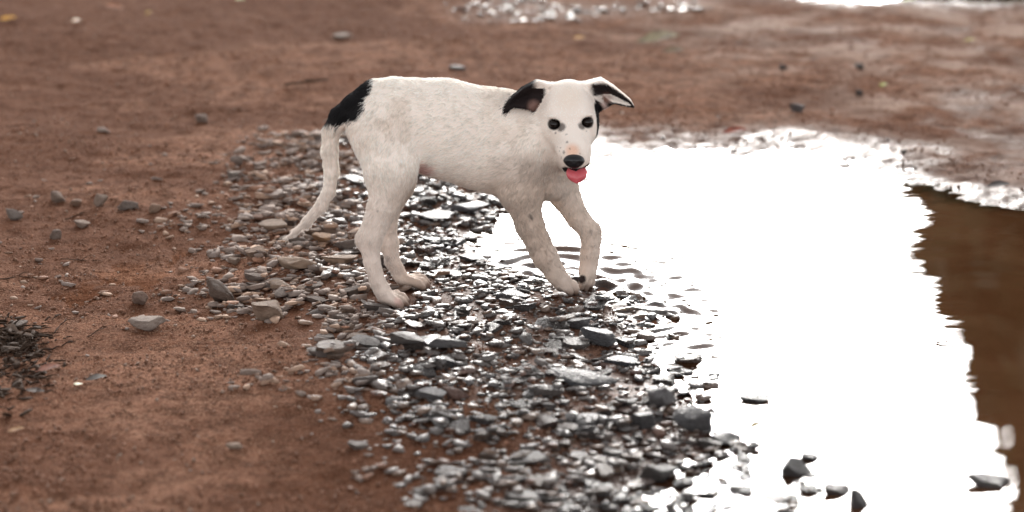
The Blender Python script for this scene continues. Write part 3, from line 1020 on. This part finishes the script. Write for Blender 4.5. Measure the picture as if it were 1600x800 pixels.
# stones one can single out: px, py, width px, height px, colour, wetness, rotation, tilt, label
NOTABLE = [
    (345, 457, 54, 34, (0.13, 0.10, 0.085), 0.25, 0.5, 0.30, 'chunky stone with a dark fractured face and dusty tan top at the gravel rim'),
    (228, 506, 60, 22, (0.40, 0.36, 0.34), 0.1, -0.1, -0.1, 'pale grey flat wedge of stone lying alone on the brown earth'),
    (218, 468, 27, 24, (0.30, 0.235, 0.21), 0.0, 0.3, 0.35, 'small pointed pinkish grey stone standing on the earth above the pale wedge'),
    (157, 315, 21, 23, (0.36, 0.31, 0.28), 0.0, 0.2, 0.2, 'upright light grey pebble, middle of the loose row on the track'),
    (91, 309, 25, 19, (0.30, 0.255, 0.23), 0.0, 0.0, 0.1, 'blocky grey stone with a flat top in the loose row on the track'),
    (200, 321, 34, 20, (0.25, 0.235, 0.23), 0.0, 0.2, 0.2, 'low bluish grey stone resting by a thin twig on the track'),
    (241, 325, 20, 15, (0.36, 0.27, 0.22), 0.0, 0.4, 0.0, 'rounded pinkish tan pebble at the end of the loose row'),
    (22, 336, 28, 19, (0.24, 0.23, 0.225), 0.0, 0.2, 0.1, 'grey stone at the far end of the loose row, nearest the picture edge'),
    (119, 317, 20, 11, (0.25, 0.17, 0.13), 0.0, 0.1, 0.0, 'flat earth coloured pebble between the blocky and the upright pebbles'),
    (87, 367, 18, 18, (0.25, 0.22, 0.205), 0.0, 0.8, 0.2, 'grey stone below the loose row, beside a smaller pale chip'),
    (128, 350, 30, 12, (0.34, 0.28, 0.25), 0.0, -0.2, 0.1, 'thin pale chip of stone below the upright pebble'),
    (366, 274, 24, 13, (0.27, 0.26, 0.255), 0.1, 0.2, 0.1, 'lone grey stone on the track above the gravel rim'),
    (369, 250, 20, 14, (0.24, 0.21, 0.20), 0.0, 0.2, 0.1, 'small round grey stone highest above the gravel rim'),
    (466, 412, 66, 22, (0.34, 0.265, 0.21), 0.1, -0.05, 0.05, 'broad flat tan slab of stone below the tail tip'),
    (530, 405, 60, 17, (0.33, 0.255, 0.20), 0.2, 0.0, 0.05, 'long flat tan stone touching the slab beside the hind leg'),
    (428, 352, 48, 16, (0.32, 0.25, 0.20), 0.1, -0.2, 0.0, 'flat buff stone just behind the tail tip'),
    (508, 372, 42, 15, (0.36, 0.22, 0.12), 0.1, 0.1, 0.1, 'orange brown stone between the tail and the hind leg'),
    (417, 486, 52, 30, (0.29, 0.22, 0.175), 0.15, 0.2, 0.1, 'rounded tan stone half sunk in earth right of the chunky one'),
    (440, 446, 40, 17, (0.33, 0.26, 0.21), 0.15, 0.1, 0.0, 'smooth buff stone between the tan slab and the rounded stone'),
    (365, 408, 20, 11, (0.25, 0.20, 0.17), 0.0, 0.1, 0.0, 'small tan pebble on the earth above the chunky stone'),
    (682, 338, 58, 17, (0.26, 0.25, 0.25), 0.7, 0.1, 0.0, 'broad light grey slab lying under the belly of the puppy'),
    (735, 325, 60, 15, (0.17, 0.17, 0.18), 0.8, 0.1, 0.0, 'flat grey slab at the waterline under the chest of the puppy'),
    (740, 404, 46, 14, (0.13, 0.12, 0.12), 0.9, 0.0, 0.0, 'flat wet slab between the hind paws and the near foreleg'),
    (692, 427, 24, 10, (0.34, 0.20, 0.13), 0.3, 0.0, 0.0, 'small bright orange brown stone right of the far hind paw'),
    (798, 463, 50, 19, (0.10, 0.09, 0.09), 0.95, 0.05, 0.1, 'flat black wet stone just before the near forepaw'),
    (912, 590, 104, 26, (0.075, 0.075, 0.078), 0.9, 0.02, 0.05, 'longest dark slab of stone, lying at the water edge'),
    (968, 566, 56, 17, (0.085, 0.085, 0.09), 0.95, 0.0, 0.0, 'dark lens shaped stone lying in shallow brown water'),
    (935, 525, 62, 24, (0.10, 0.10, 0.105), 0.9, -0.25, 0.15, 'tilted flat grey stone below the forepaws'),
    (905, 505, 44, 18, (0.12, 0.115, 0.115), 0.9, 0.3, -0.1, 'grey flat stone leaning behind the tilted one below the forepaws'),
    (1005, 658, 48, 32, (0.065, 0.063, 0.065), 0.8, 0.2, 0.1, 'dark rounded stone in the blurred foreground gravel'),
    (1080, 657, 62, 40, (0.085, 0.083, 0.085), 0.8, 0.2, 0.1, 'large rounded grey stone at the blurred gravel edge of the puddle'),
    (1035, 622, 46, 36, (0.13, 0.12, 0.12), 0.8, 0.3, 0.1, 'tall grey stone heaped behind the large rounded one'),
    (1178, 624, 52, 17, (0.045, 0.04, 0.04), 0.9, 0.1, 0.1, 'flat black stone poking out of the puddle alone'),
    (1243, 738, 50, 36, (0.045, 0.043, 0.043), 0.7, 0.4, 0.45, 'upright black angular stone in the puddle shallows'),
    (1268, 716, 32, 14, (0.06, 0.06, 0.062), 0.8, 0.2, 0.1, 'small dark stone just beyond the upright black one'),
    (1308, 768, 44, 20, (0.06, 0.045, 0.04), 0.8, -0.2, 0.2, 'brown black stone nearer than the upright one in the puddle'),
    (1343, 788, 52, 36, (0.035, 0.034, 0.036), 0.7, 0.5, 0.5, 'black pyramid shaped stone cut by the bottom edge of the picture'),
    (1547, 757, 74, 26, (0.085, 0.075, 0.07), 0.85, 0.05, 0.1, 'large lone stone in the puddle beside the brown reflection'),
    (1135, 690, 50, 26, (0.05, 0.048, 0.05), 0.8, 0.1, 0.1, 'dark stone at the puddle rim below the flat black one'),
    (1030, 745, 60, 36, (0.055, 0.048, 0.045), 0.7, 0.2, 0.1, 'big dark brown stone in the most blurred foreground'),
    (640, 531, 62, 22, (0.14, 0.12, 0.11), 0.6, 0.05, 0.05, 'broad brownish grey stone on the mud below the near hind paw'),
    (700, 536, 62, 20, (0.13, 0.125, 0.125), 0.8, -0.15, 0.1, 'long ridged grey stone right of the broad brownish one'),
    (694, 566, 34, 20, (0.08, 0.08, 0.082), 0.8, 0.2, 0.2, 'dark pointed stone below the long ridged grey one'),
    (712, 616, 42, 20, (0.19, 0.10, 0.075), 0.4, 0.1, 0.1, 'rusty red stone at the edge of the mud in front'),
    (672, 617, 52, 18, (0.15, 0.15, 0.155), 0.5, -0.1, 0.05, 'flat grey stone beside the rusty red one'),
    (365, 696, 28, 9, (0.45, 0.38, 0.33), 0.0, 0.0, 0.0, 'small whitish chip on the bare blurred foreground earth'),
    (1246, 170, 26, 18, (0.13, 0.125, 0.13), 0.3, 0.0, 0.1, 'dark stone on the far bank beyond the puddle'),
    (1343, 145, 14, 10, (0.06, 0.055, 0.055), 0.3, 0.0, 0.1, 'black pebble on the far bank, nearest to the dark stone'),
    (1342, 104, 14, 10, (0.06, 0.055, 0.055), 0.3, 0.0, 0.1, 'black pebble on the far bank, upper of the two on the right'),
    (1224, 105, 14, 10, (0.06, 0.055, 0.055), 0.3, 0.0, 0.1, 'black pebble on the far bank, straight above the puddle middle'),
    (1412, 237, 12, 9, (0.03, 0.028, 0.028), 0.3, 0.0, 0.1, 'tiny black pebble on the wet mud at the far shore'),
    (535, 57, 30, 11, (0.30, 0.25, 0.22), 0.1, 0.0, 0.0, 'pale flat stone far back on the track above the puppy'),
    (715, 106, 28, 9, (0.24, 0.23, 0.23), 0.3, 0.0, 0.0, 'grey flat stone on the track just beyond the back of the puppy'),
    (315, 186, 20, 15, (0.24, 0.20, 0.185), 0.1, 0.0, 0.1, 'lone small grey stone on the open track beyond the tail'),
    (162, 203, 22, 9, (0.40, 0.35, 0.33), 0.0, 0.0, 0.0, 'thin whitish chip on the open track far from the gravel'),
]
hero = []
for i, (px, py, w_, h_, c_, wt, rot, tl, lab) in enumerate(NOTABLE):
    p = G(px, py + h_ * 0.15, 0.0)
    depth = (p - CAM) @ FWD
    s = depth / FPX
    ax = 0.5 * w_ * s; ay = ax * (0.72 if w_ < 60 else 0.55)
    hv = 0.5 * h_ * s
    hz = math.sqrt(max((hv ** 2 - (ay * 0.28) ** 2) / 0.93, (0.30 * hv) ** 2))
    zg = float(height(np.array([p[0]]), np.array([p[1]]))[0])
    if zg < ZW:                                               # standing in water: show above it
        zc = max(ZW + 0.05 * hz, zg + 0.3 * hz)
    else:
        zc = zg + hz * 0.55
    q = G(px, py, zc)
    zs = settle(q[0], q[1], ax, ay, hz, rot, 0.2)
    if zg >= ZW: zc = max(zc, min(zs, zc + 0.012)); q = G(px, py, zc)
    hero.append((q[0], q[1], zc, ax, ay, hz, rot, tl * 0.6, tl, np.array(c_) * (np.array([1.45, 1.30, 1.18]) if wt < 0.3 else 1.15), lab, wt, i))

# pick the individual stones that show largest
view = []
for i, s in enumerate(placed):
    px, py = project((s[0], s[1], s[2]))
    if -20 < px < 1620 and -10 < py < 815:
        dep = (np.array(s[:3]) - CAM) @ FWD
        aw = s[3] * FPX / dep
        occl = 1.0
        if 560 < px < 940 and 130 < py < 300: occl = 0.05
        for h_ in hero:
            if (s[0] - h_[0]) ** 2 / h_[3] ** 2 + (s[1] - h_[1]) ** 2 / h_[4] ** 2 < 1.0: occl = 0.2
        view.append((aw * s[4] / s[3] * aw * occl, i))
view.sort(reverse=True)
chosen = set(i for _, i in view[:300 - len(hero)])


def zone(px, py, x, y):
    if near_water(np.array([x]), np.array([y]))[0] < -0.01: return 'standing in the shallow puddle edge'
    if py < 60: return 'in the wet gravel strip far behind the puppy'
    if px < 350: return 'lying loose on the dry brown earth'
    if py > 650: return 'in the blurred gravel of the foreground'
    if py > 490: return 'in the gravel in front of the paws'
    if px < 560: return 'in the dusty gravel around the tail tip'
    if py < 350: return 'in the gravel beyond the belly of the puppy'
    if px > 760: return 'in the wet gravel around the forepaws'
    return 'in the wet gravel by the hind paws'


def add_stone(s, me, label, group):
    o = bpy.data.objects.new('stone', me); col.objects.link(o)
    o.location = (s[0], s[1], s[2]); o.scale = (s[3], s[4], s[5])
    o.rotation_euler = (s[7], s[8], s[6])
    o.color = (*[float(c_) for c_ in s[9]], float(s[11]))
    return tag(o, label, 'stone', group)


REFS = ['the chunky dark-faced stone', 'the pale flat wedge', 'the pointed pinkish stone', 'the upright light pebble', 'the blocky flat-topped stone',
        'the low bluish stone', 'the rounded pinkish pebble', 'the outermost grey stone', 'the flat earthy pebble', 'the grey stone under the loose row', 'the thin pale chip',
        'the lone grey stone above the gravel', 'the small round stone above the gravel', 'the broad tan slab', 'the long tan stone', 'the flat buff stone at the tail',
        'the orange brown stone', 'the rounded tan stone', 'the smooth buff stone', 'the small tan pebble', 'the light slab under the belly', 'the grey slab under the chest',
        'the flat wet slab amid the paws', 'the small orange stone', 'the flat black stone before the forepaw', 'the longest dark slab', 'the lens shaped stone', 'the tilted grey stone',
        'the leaning grey stone', 'the dark rounded stone', 'the large rounded grey stone', 'the tall heaped stone', 'the lone flat black stone', 'the upright black stone',
        'the small dark stone offshore', 'the brown black stone', 'the black pyramid stone', 'the large lone puddle stone', 'the dark rim stone', 'the big dark brown stone',
        'the broad brownish stone', 'the long ridged stone', 'the dark pointed stone', 'the rusty red stone', 'the flat grey stone by the red one', 'the small whitish chip',
        'the dark far bank stone', 'the nearest black pebble', 'the upper black pebble', 'the middle black pebble', 'the tiny shore pebble', 'the pale far stone',
        'the grey stone beyond the back', 'the lone track stone', 'the thin whitish chip']
LAND = [(REFS[h_[12]], *project(h_[:3])) for h_ in hero] + [('the near hind paw', 615, 475), ('the far hind paw', 655, 446), ('the forepaws', 900, 458), ('the tail tip', 450, 370)]
used_labels = {}


def place_label(px, py):
    best = sorted((math.hypot(a - px, (b - py) * 1.8), n, a, b) for n, a, b in LAND)
    for d_, n, a, b in best[:16]:
        dx, dy = px - a, (py - b) * 1.8
        w_ = ('right of' if dx > 0 else 'left of') if abs(dx) > abs(dy) else ('in front of' if dy > 0 else 'behind')
        yield ('close ' if d_ < 45 else '') + w_ + ' ' + n


for s in hero: add_stone(s, VAR_HI[s[12] % len(VAR_HI)], s[10], 'single stones that stand out')
for k, i in enumerate(sorted(chosen)):
    s = placed[i]
    px, py = project((s[0], s[1], s[2])); zt = zone(px, py, s[0], s[1])
    shp = 'flat' if s[5] < 0.40 * s[4] * 1.3 else 'chunky'
    wt = 'wet ' if s[11] > 0.55 else ''
    lng = 2 * s[3] * 1000
    big_ = 'large' if lng > 46 else 'medium' if lng > 30 else 'small'
    for pl in place_label(px, py):
        lab = f'{big_} {wt}{s[10]} {shp} stone {pl}'
        if len(lab.split()) > 15: lab = lab.replace(f' {shp} ', ' ').replace('close ', '')
        if lab not in used_labels: break
    n_ = used_labels.get(lab, 0); used_labels[lab] = n_ + 1
    add_stone(s, VAR_HI[int(r2.integers(6, 18))], lab, 'stones ' + zt)

rest = [s for i, s in enumerate(placed) if i not in chosen]


def mass_object(name, items, mat, variants, label):
    Vs, Fs, Cs, Ws = [], [], [], []; off = 0
    for k, s in enumerate(items):
        V, F = variants[k % len(variants)]
        M = np.array((Matrix.Rotation(s[6], 3, 'Z') @ Matrix.Rotation(s[8], 3, 'Y') @ Matrix.Rotation(s[7], 3, 'X')))
        Vs.append((V * np.array([s[3], s[4], s[5]])) @ M.T + np.array(s[:3])); Fs.append(F + off); off += len(V)
        Cs.append(np.tile(s[9], (len(V), 1))); Ws.append(np.full(len(V), s[11]))
    me = mesh_np(name, np.concatenate(Vs), np.concatenate(Fs))
    attr_c(me, 'tint', np.concatenate(Cs)); attr_f(me, 'wet', np.concatenate(Ws))
    return tag(link(name, me, mat), label, kind='stuff')


mass_object('gravel', rest, stone_mass, VAR_LO, 'fine gravel and grit filling the bank between larger stones')

# crumbs of soil all over the track
oct_v = np.array([[1, 0, 0], [-1, 0, 0], [0, 1, 0], [0, -1, 0], [0, 0, 1], [0, 0, -1.0]])
oct_f = np.array([[0, 2, 4], [2, 1, 4], [1, 3, 4], [3, 0, 4], [2, 0, 5], [1, 2, 5], [3, 1, 5], [0, 3, 5]])
NC = 52000
cy_ = -1.05 + 4.1 * r2.random(NC) ** 1.25
half = 0.22 * (cy_ + 3.63) * 1.06
cx_ = r2.uniform(-1, 1, NC) * half
cs_ = 0.0011 * (1 - r2.random(NC)) ** -0.48
cs_ = np.clip(cs_, 0.0010, 0.0038)
dn = fbm(cx_, cy_, 5.0, 4, 301)
ok = (near_water(cx_, cy_) > 0.01) & (r2.random(NC) < sstep(0.30, 0.65, dn) * 0.9 + 0.12)
cx_, cy_, cs_ = cx_[ok], cy_[ok], cs_[ok]; NC = len(cx_)
cz_ = height(cx_, cy_)
rm = r2.normal(size=(NC, 3, 3)); qm = np.linalg.qr(rm)[0]
cvv = np.einsum('nij,vj->nvi', qm * np.stack([cs_ * r2.uniform(.8, 1.4, NC), cs_, cs_ * r2.uniform(.5, .9, NC)], -1)[:, None, :], oct_v)
cvv += np.stack([cx_, cy_, cz_ + cs_ * 0.35], -1)[:, None, :]
cff = (oct_f[None] + 6 * np.arange(NC)[:, None, None]).reshape(-1, 3)
me = mesh_np('soil_crumbs', cvv.reshape(-1, 3), cff)
tn = np.array([0.225, 0.105, 0.064])[None] * r2.uniform(0.65, 1.5, NC)[:, None]
tn = np.where((r2.random(NC) < 0.07)[:, None], np.array([0.32, 0.23, 0.18])[None], tn)
wv = 1 - sstep(0.0, 0.2, near_water(cx_, cy_))
tn = tn * (1 - 0.55 * wv)[:, None]
attr_c(me, 'tint', np.repeat(tn, 6, 0)); attr_f(me, 'wet', np.repeat(wv * 0.9, 6))
tag(link('soil_crumbs', me, stone_mass), 'crumbs of reddish brown soil scattered over the track', kind='stuff')

# ------------------------------------------------------------------ leaves
t = NT('dead_leaf')
oi = t.n('ShaderNodeObjectInfo')
lc = t.mix(t.mapr(t.noise(3.0, 4, 0.6, t.coord()), 0.45, 0.7), oi.outputs['Color'], t.mix(1.0, oi.outputs['Color'], (0.45, 0.36, 0.30), 'MULTIPLY'))
leaf_m = t.done(t.bsdf(lc, 0.55, spec=0.4))


def leaf_mesh(seed):
    r_ = np.random.default_rng(seed); vs, fs = [], []
    NL, NWd = 9, 5
    bend = r_.uniform(0.1, 0.35); roll = r_.uniform(0.1, 0.5)
    for side in (0, 1):
        for i in range(NL):
            s = i / (NL - 1); w_ = 0.42 * math.sin(math.pi * min(1, s * 0.96 + 0.02)) ** 0.75 + 0.012
            for j in range(NWd):
                u_ = -1 + 2 * j / (NWd - 1)
                z = bend * math.sin(s * math.pi) * 0.5 + roll * u_ * u_ * w_ * 0.8 + (0.03 if u_ == 0 else 0) + r_.normal(0, 0.012)
                vs.append((2 * s - 1, u_ * w_ * (1 + 0.08 * math.sin(7 * s + j)), z - 0.02 * side))
    for side in (0, 1):
        for i in range(NL - 1):
            for j in range(NWd - 1):
                a = side * NL * NWd + i * NWd + j
                f = [a, a + NWd, a + NWd + 1, a + 1]
                fs.append(f if side == 0 else f[::-1])
    me = mesh_np('leaf', vs, fs); me.materials.append(leaf_m)
    return me


LEAVES = [
    (12, 32, 26, (0.70, 0.34, 0.02), 0.3, 'bright yellow leaf at the far edge of the track'),
    (120, 36, 22, (0.45, 0.27, 0.12), 1.0, 'tan leaf on the far track near the bright yellow leaf'),
    (178, 15, 30, (0.40, 0.17, 0.09), 0.1, 'reddish brown leaf lying at the far end of the track'),
    (232, 22, 12, (0.62, 0.42, 0.12), 0.7, 'tiny yellow leaf scrap right of the reddish brown leaf'),
    (375, 2, 20, (0.50, 0.50, 0.20), 0.2, 'pale yellow green leaf cut by the top edge of the picture'),
    (905, 63, 20, (0.55, 0.28, 0.06), 0.4, 'small orange leaf on the track beyond the head of the puppy'),
    (1028, 68, 66, (0.24, 0.19, 0.10), 0.05, 'large pale straw coloured leaf on the track beyond the puddle'),
    (1052, 84, 36, (0.20, 0.13, 0.07), 0.2, 'tan leaf just below the large pale one'),
    (1147, 211, 40, (0.27, 0.07, 0.04), 0.15, 'dark red leaf on the wet mud at the far shore'),
    (1380, 136, 20, (0.36, 0.36, 0.08), 0.8, 'yellow green leaf scrap on the mud of the far bank'),
    (1515, 66, 20, (0.45, 0.34, 0.08), 0.3, 'yellow leaf on the track near the far puddle'),
    (1420, 3, 24, (0.40, 0.45, 0.08), 0.3, 'green leaf at the rim of the far puddle'),
    (75, 582, 40, (0.26, 0.10, 0.06), 0.2, 'reddish dead leaf beside the heap of dry grass'),
    (122, 604, 18, (0.24, 0.25, 0.07), 0.9, 'small green leaf below the heap of dry grass'),
    (150, 596, 34, (0.05, 0.032, 0.022), 0.35, 'dark curled leaf right of the small green leaf'),
    (55, 615, 30, (0.07, 0.042, 0.03), 0.1, 'dark brown leaf lying below the reddish dead leaf'),
    (25, 676, 26, (0.42, 0.24, 0.12), 0.2, 'light tan leaf scrap on the foreground earth'),
    (1180, 668, 20, (0.50, 0.40, 0.22), 0.5, 'straw coloured leaf scrap floating at the gravel rim of the puddle'),
    (845, 212, 12, (0.3, 0.12, 0.05), 0.2, ''),
    (503, 594, 14, (0.06, 0.035, 0.025), 0.3, 'tiny dark leaf scrap on the bare mud in front'),
    (1560, 294, 36, (0.05, 0.035, 0.03), 0.1, 'dark rotting leaf on the mud where the puddle ends'),
]
for k, (px, py, w_, c_, rot, lab) in enumerate(LEAVES):
    if not lab: continue
    p = G(px, py, 0.0)
    zg = max(float(height(p[:1], p[1:2])[0]), ZW)
    p = G(px, py, zg)
    s = ((p - CAM) @ FWD) / FPX
    o = bpy.data.objects.new('leaf', leaf_mesh(900 + k)); col.objects.link(o)
    L_ = 0.5 * w_ * s
    o.location = (p[0], p[1], zg + 0.22 * L_ + 0.002); o.scale = (L_, L_, L_ * 0.7)
    o.rotation_euler = (0.28 + r2.normal(0, 0.1), r2.normal(0, 0.10), rot)
    o.color = (*c_, 1)
    tag(o, lab, 'leaf', 'fallen leaves on the track')

# ------------------------------------------------------------------ twigs and dry grass
t = NT('dead_wood')
wood_m = t.done(t.bsdf(t.mix(t.noise(60, 4, 0.6, t.coord()), (0.022, 0.013, 0.009), (0.070, 0.042, 0.028)), 0.9, t.bump(t.noise(400, 3, 0.5, t.coord()), 0.4, 0.001), spec=0.1))


def tube(path, radii, sides=6):
    path = np.array(path, float); vs, fs = [], []
    for i, p in enumerate(path):
        d = path[min(i + 1, len(path) - 1)] - path[max(i - 1, 0)]; d /= np.linalg.norm(d)
        u_ = np.cross(d, [0.1, 0.2, 1.0]); u_ /= np.linalg.norm(u_); v_ = np.cross(d, u_)
        for k in range(sides):
            a = 2 * math.pi * k / sides
            vs.append(p + radii[i] * (math.cos(a) * u_ + math.sin(a) * v_))
    n = len(path)
    for i in range(n - 1):
        for k in range(sides):
            a = i * sides + k; b = i * sides + (k + 1) % sides
            fs.append([a, b, b + sides, a + sides])
    return vs, fs


TWIGS = [
    ((0, 437), (58, 434), 2.2, 'thin straight twig lying above the heap of dry grass at the picture edge'),
    ((95, 405), (162, 411), 1.8, 'thin bent twig on the earth above the pointed stone'),
    ((100, 344), (141, 331), 1.6, 'short thin twig below the row of loose stones'),
    ((184, 330), (226, 329), 1.8, 'short dark twig under the low bluish grey stone'),
    ((75, 549), (118, 535), 2.4, 'slanting twig sticking out of the heap of dry grass'),
    ((136, 527), (167, 511), 1.8, 'short twig pointing at the pale wedge of stone'),
    ((445, 135), (512, 126), 4.5, 'stout brown stick on the far track behind the tail'),
    ((488, 480), (541, 461), 2.0, 'thin dark twig in the gravel left of the near hind paw'),
    ((85, 520), (104, 498), 2.0, 'twig rising from the heap of dry grass'),
    ((0, 545), (48, 538), 2.4, 'dark twig across the bottom of the heap of dry grass'),
    ((1075, 545), (1150, 560), 1.6, 'thin twig with bits floating near the gravel edge of the puddle'),
    ((1362, 643), (1405, 644), 1.6, 'thin dark sliver floating in the middle of the puddle'),
    ((1463, 537), (1492, 540), 3.4, 'dark scrap of bark floating at the edge of the brown reflection'),
    ((1068, 448), (1090, 443), 2.0, 'dark speck of bark floating on the white water above the twig'),
    ((1125, 574), (1150, 573), 1.8, 'small sliver floating just below the thin floating twig'),
    ((1405, 559), (1434, 560), 1.0, 'faint sliver floating left of the scrap of bark'),
]
for (a, b, th, lab) in TWIGS:
    n = 7; pth = []
    for i in range(n):
        s = i / (n - 1)
        px = a[0] + (b[0] - a[0]) * s + (r2.normal(0, 1.6) if 0 < i < n - 1 else 0)
        py = a[1] + (b[1] - a[1]) * s + (r2.normal(0, 0.8) if 0 < i < n - 1 else 0)
        p = G(px, py, 0); zg = max(ground_at(p[0], p[1]), ZW); p = G(px, py, zg)
        sc = ((p - CAM) @ FWD) / FPX
        pth.append(p + np.array([0, 0, th * 0.4 * sc + (0.0015 if 0 < i < n - 1 else 0)]))
    vs, fs = tube(pth, [th * 0.5 * sc * (1 - 0.55 * i / (n - 1)) for i in range(n)])
    side_v, side_f = tube([pth[3], pth[3] + np.array([0.008, 0.01, 0.004]), pth[3] + np.array([0.02, 0.014, 0.004])], [th * 0.3 * sc, th * 0.25 * sc, th * 0.12 * sc], 5)
    off = len(vs); vs += side_v; fs += [[q + off for q in f] for f in side_f]
    org = np.array(pth[0])
    tag(link('twig', mesh_np('twig', np.array(vs) - org, fs), wood_m, loc=org), lab, 'twig', 'twigs and slivers of wood')

vs, fs = [], []
chips = []
for k in range(430):
    px = r2.normal(20, 28); py = r2.normal(528, 15) if k < 270 else r2.normal(580, 36)
    p = G(px, py, 0); zg = ground_at(p[0], p[1])
    a = r2.uniform(-1.5, 1.8); L_ = r2.uniform(0.006, 0.030) * (1.6 if k % 9 == 0 else 1)
    z0 = zg + abs(r2.normal(0, 0.004 if k < 270 else 0.002))
    if k % 3 == 0:
        chips.append((p[0], p[1], z0 + 0.001, L_ * 0.45, L_ * r2.uniform(0.12, 0.3), 0.0016, a, r2.normal(0, .25), r2.normal(0, .25),
                      np.array([0.055, 0.033, 0.023]) * r2.uniform(0.35, 1.5), 'bark', 0.1))
        continue
    up = abs(r2.normal(0, 0.004))
    q = [np.array([p[0] + math.cos(a) * L_ * s + r2.normal(0, .0012), p[1] + math.sin(a) * L_ * s + r2.normal(0, .0012), z0 + up * math.sin(s * 2.4) + 0.001]) for s in (0, .25, .5, .75, 1)]
    rr = r2.uniform(0.0006, 0.0017)
    v_, f_ = tube(q, [rr, rr, rr, rr * .8, rr * .3], 4); off = len(vs); vs += v_; fs += [[i + off for i in f] for f in f_]
mass_object('bark_litter', chips, wood_m, VAR_LO, 'dark chips of rotten bark among the dry grass')
tag(link('dry_grass_heap', mesh_np('dry_grass_heap', vs, fs), wood_m), 'tangled heap of dark dry grass and bark on the earth', kind='stuff')

# ------------------------------------------------------------------ the tree whose dark crown the puddle mirrors
t = NT('foliage')
fol_m = t.done(t.bsdf(t.mix(t.noise(1.2, 3, 0.6, t.coord()), (0.030, 0.045, 0.016), (0.060, 0.085, 0.030)), 0.6))
t = NT('bark')
bark_m = t.done(t.bsdf(t.mix(t.noise(8, 5, 0.6, t.coord()), (0.05, 0.035, 0.025), (0.12, 0.085, 0.06)), 0.9, t.bump(t.noise(30, 5, 0.6, t.coord()), 0.6, 0.02)))
TX, TY = 6.24, 12.2
tree = bpy.data.objects.new('tree', None); tree.location = (TX, TY, 0); col.objects.link(tree)
tag(tree, 'broad dark leafy tree beyond the track, seen as the brown reflection in the puddle', 'tree')
vs, fs = tube([(0, 0, -0.2), (0.05, 0, 1.0), (0.0, 0.1, 2.2), (0.1, 0.0, 3.6), (0.1, 0, 5.6)], [0.34, 0.25, 0.2, 0.14, 0.05], 12)
limbs = []
for k in range(11):
    a = k * 2.4; z0 = 1.0 + 0.4 * k; L_ = 2.6 - 0.14 * k
    q = [(0, 0, z0), (math.cos(a) * L_ * .4, math.sin(a) * L_ * .4, z0 + .35), (math.cos(a) * L_, math.sin(a) * L_, z0 + .7)]
    v_, f_ = tube(q, [0.09, 0.06, 0.02], 7); off = len(vs); vs += v_; fs += [[i + off for i in f] for f in f_]
link('trunk', mesh_np('trunk', vs, fs), bark_m, tree)
nl = 30000
tz = r2.uniform(0.25, 8.2, nl)
prof = np.interp(tz, [0.25, 1.0, 2.9, 4.0, 5.0, 6.5, 8.2], [3.3, 3.6, 3.50, 3.05, 2.62, 2.0, 0.2])
ang = r2.uniform(0, 2 * math.pi, nl)
rr = np.sqrt(r2.uniform(0.15, 1, nl)) * prof * (0.93 + 0.16 * fbm(ang * 1.3, tz * 0.9, 1.2, 3, 401))
ctr = np.stack([np.cos(ang) * rr, np.sin(ang) * rr, tz], -1)
uu = r2.normal(size=(nl, 3)); uu /= np.linalg.norm(uu, axis=1, keepdims=True)
ww = np.cross(uu, r2.normal(size=(nl, 3))); ww /= np.linalg.norm(ww, axis=1, keepdims=True)
sz = r2.uniform(0.15, 0.30, nl)[:, None]
quad = np.stack([ctr - uu * sz, ctr + ww * sz * 0.5, ctr + uu * sz, ctr - ww * sz * 0.5], 1).reshape(-1, 3)
link('crown', mesh_np('crown', quad, np.arange(nl * 4).reshape(-1, 4)), fol_m, tree)

# unseen row of trees, added and sized to put dark streaks in the ripples
ROW = [(-13.5, 30, .62), (-10.2, 28, .58), (-7.4, 31, .66), (-4.9, 29, .60), (-2.2, 30, .66), (0.6, 28.5, .60), (2.2, 31, .60), (6.0, 29, .40), (9.4, 30, .42), (12.8, 30, .42)]
ROWL = ['outermost left', 'second', 'third', 'fourth', 'fifth', 'sixth', 'seventh', 'low eighth', 'low ninth', 'outermost right']
for k, (x_, y_, sc_) in enumerate(ROW):
    r_ = tree.copy(); col.objects.link(r_); r_.location = (x_, y_, 0); r_.scale = (sc_ * 1.15, sc_, sc_); r_.rotation_euler = (0, 0, k * 1.3)
    for ch in [o for o in bpy.data.objects if o.parent == tree]:
        c2 = ch.copy(); col.objects.link(c2); c2.parent = r_
    tag(r_, ROWL[k] + ' unseen tree in the row added far off to darken the ripples', 'tree', 'row of unseen added trees')
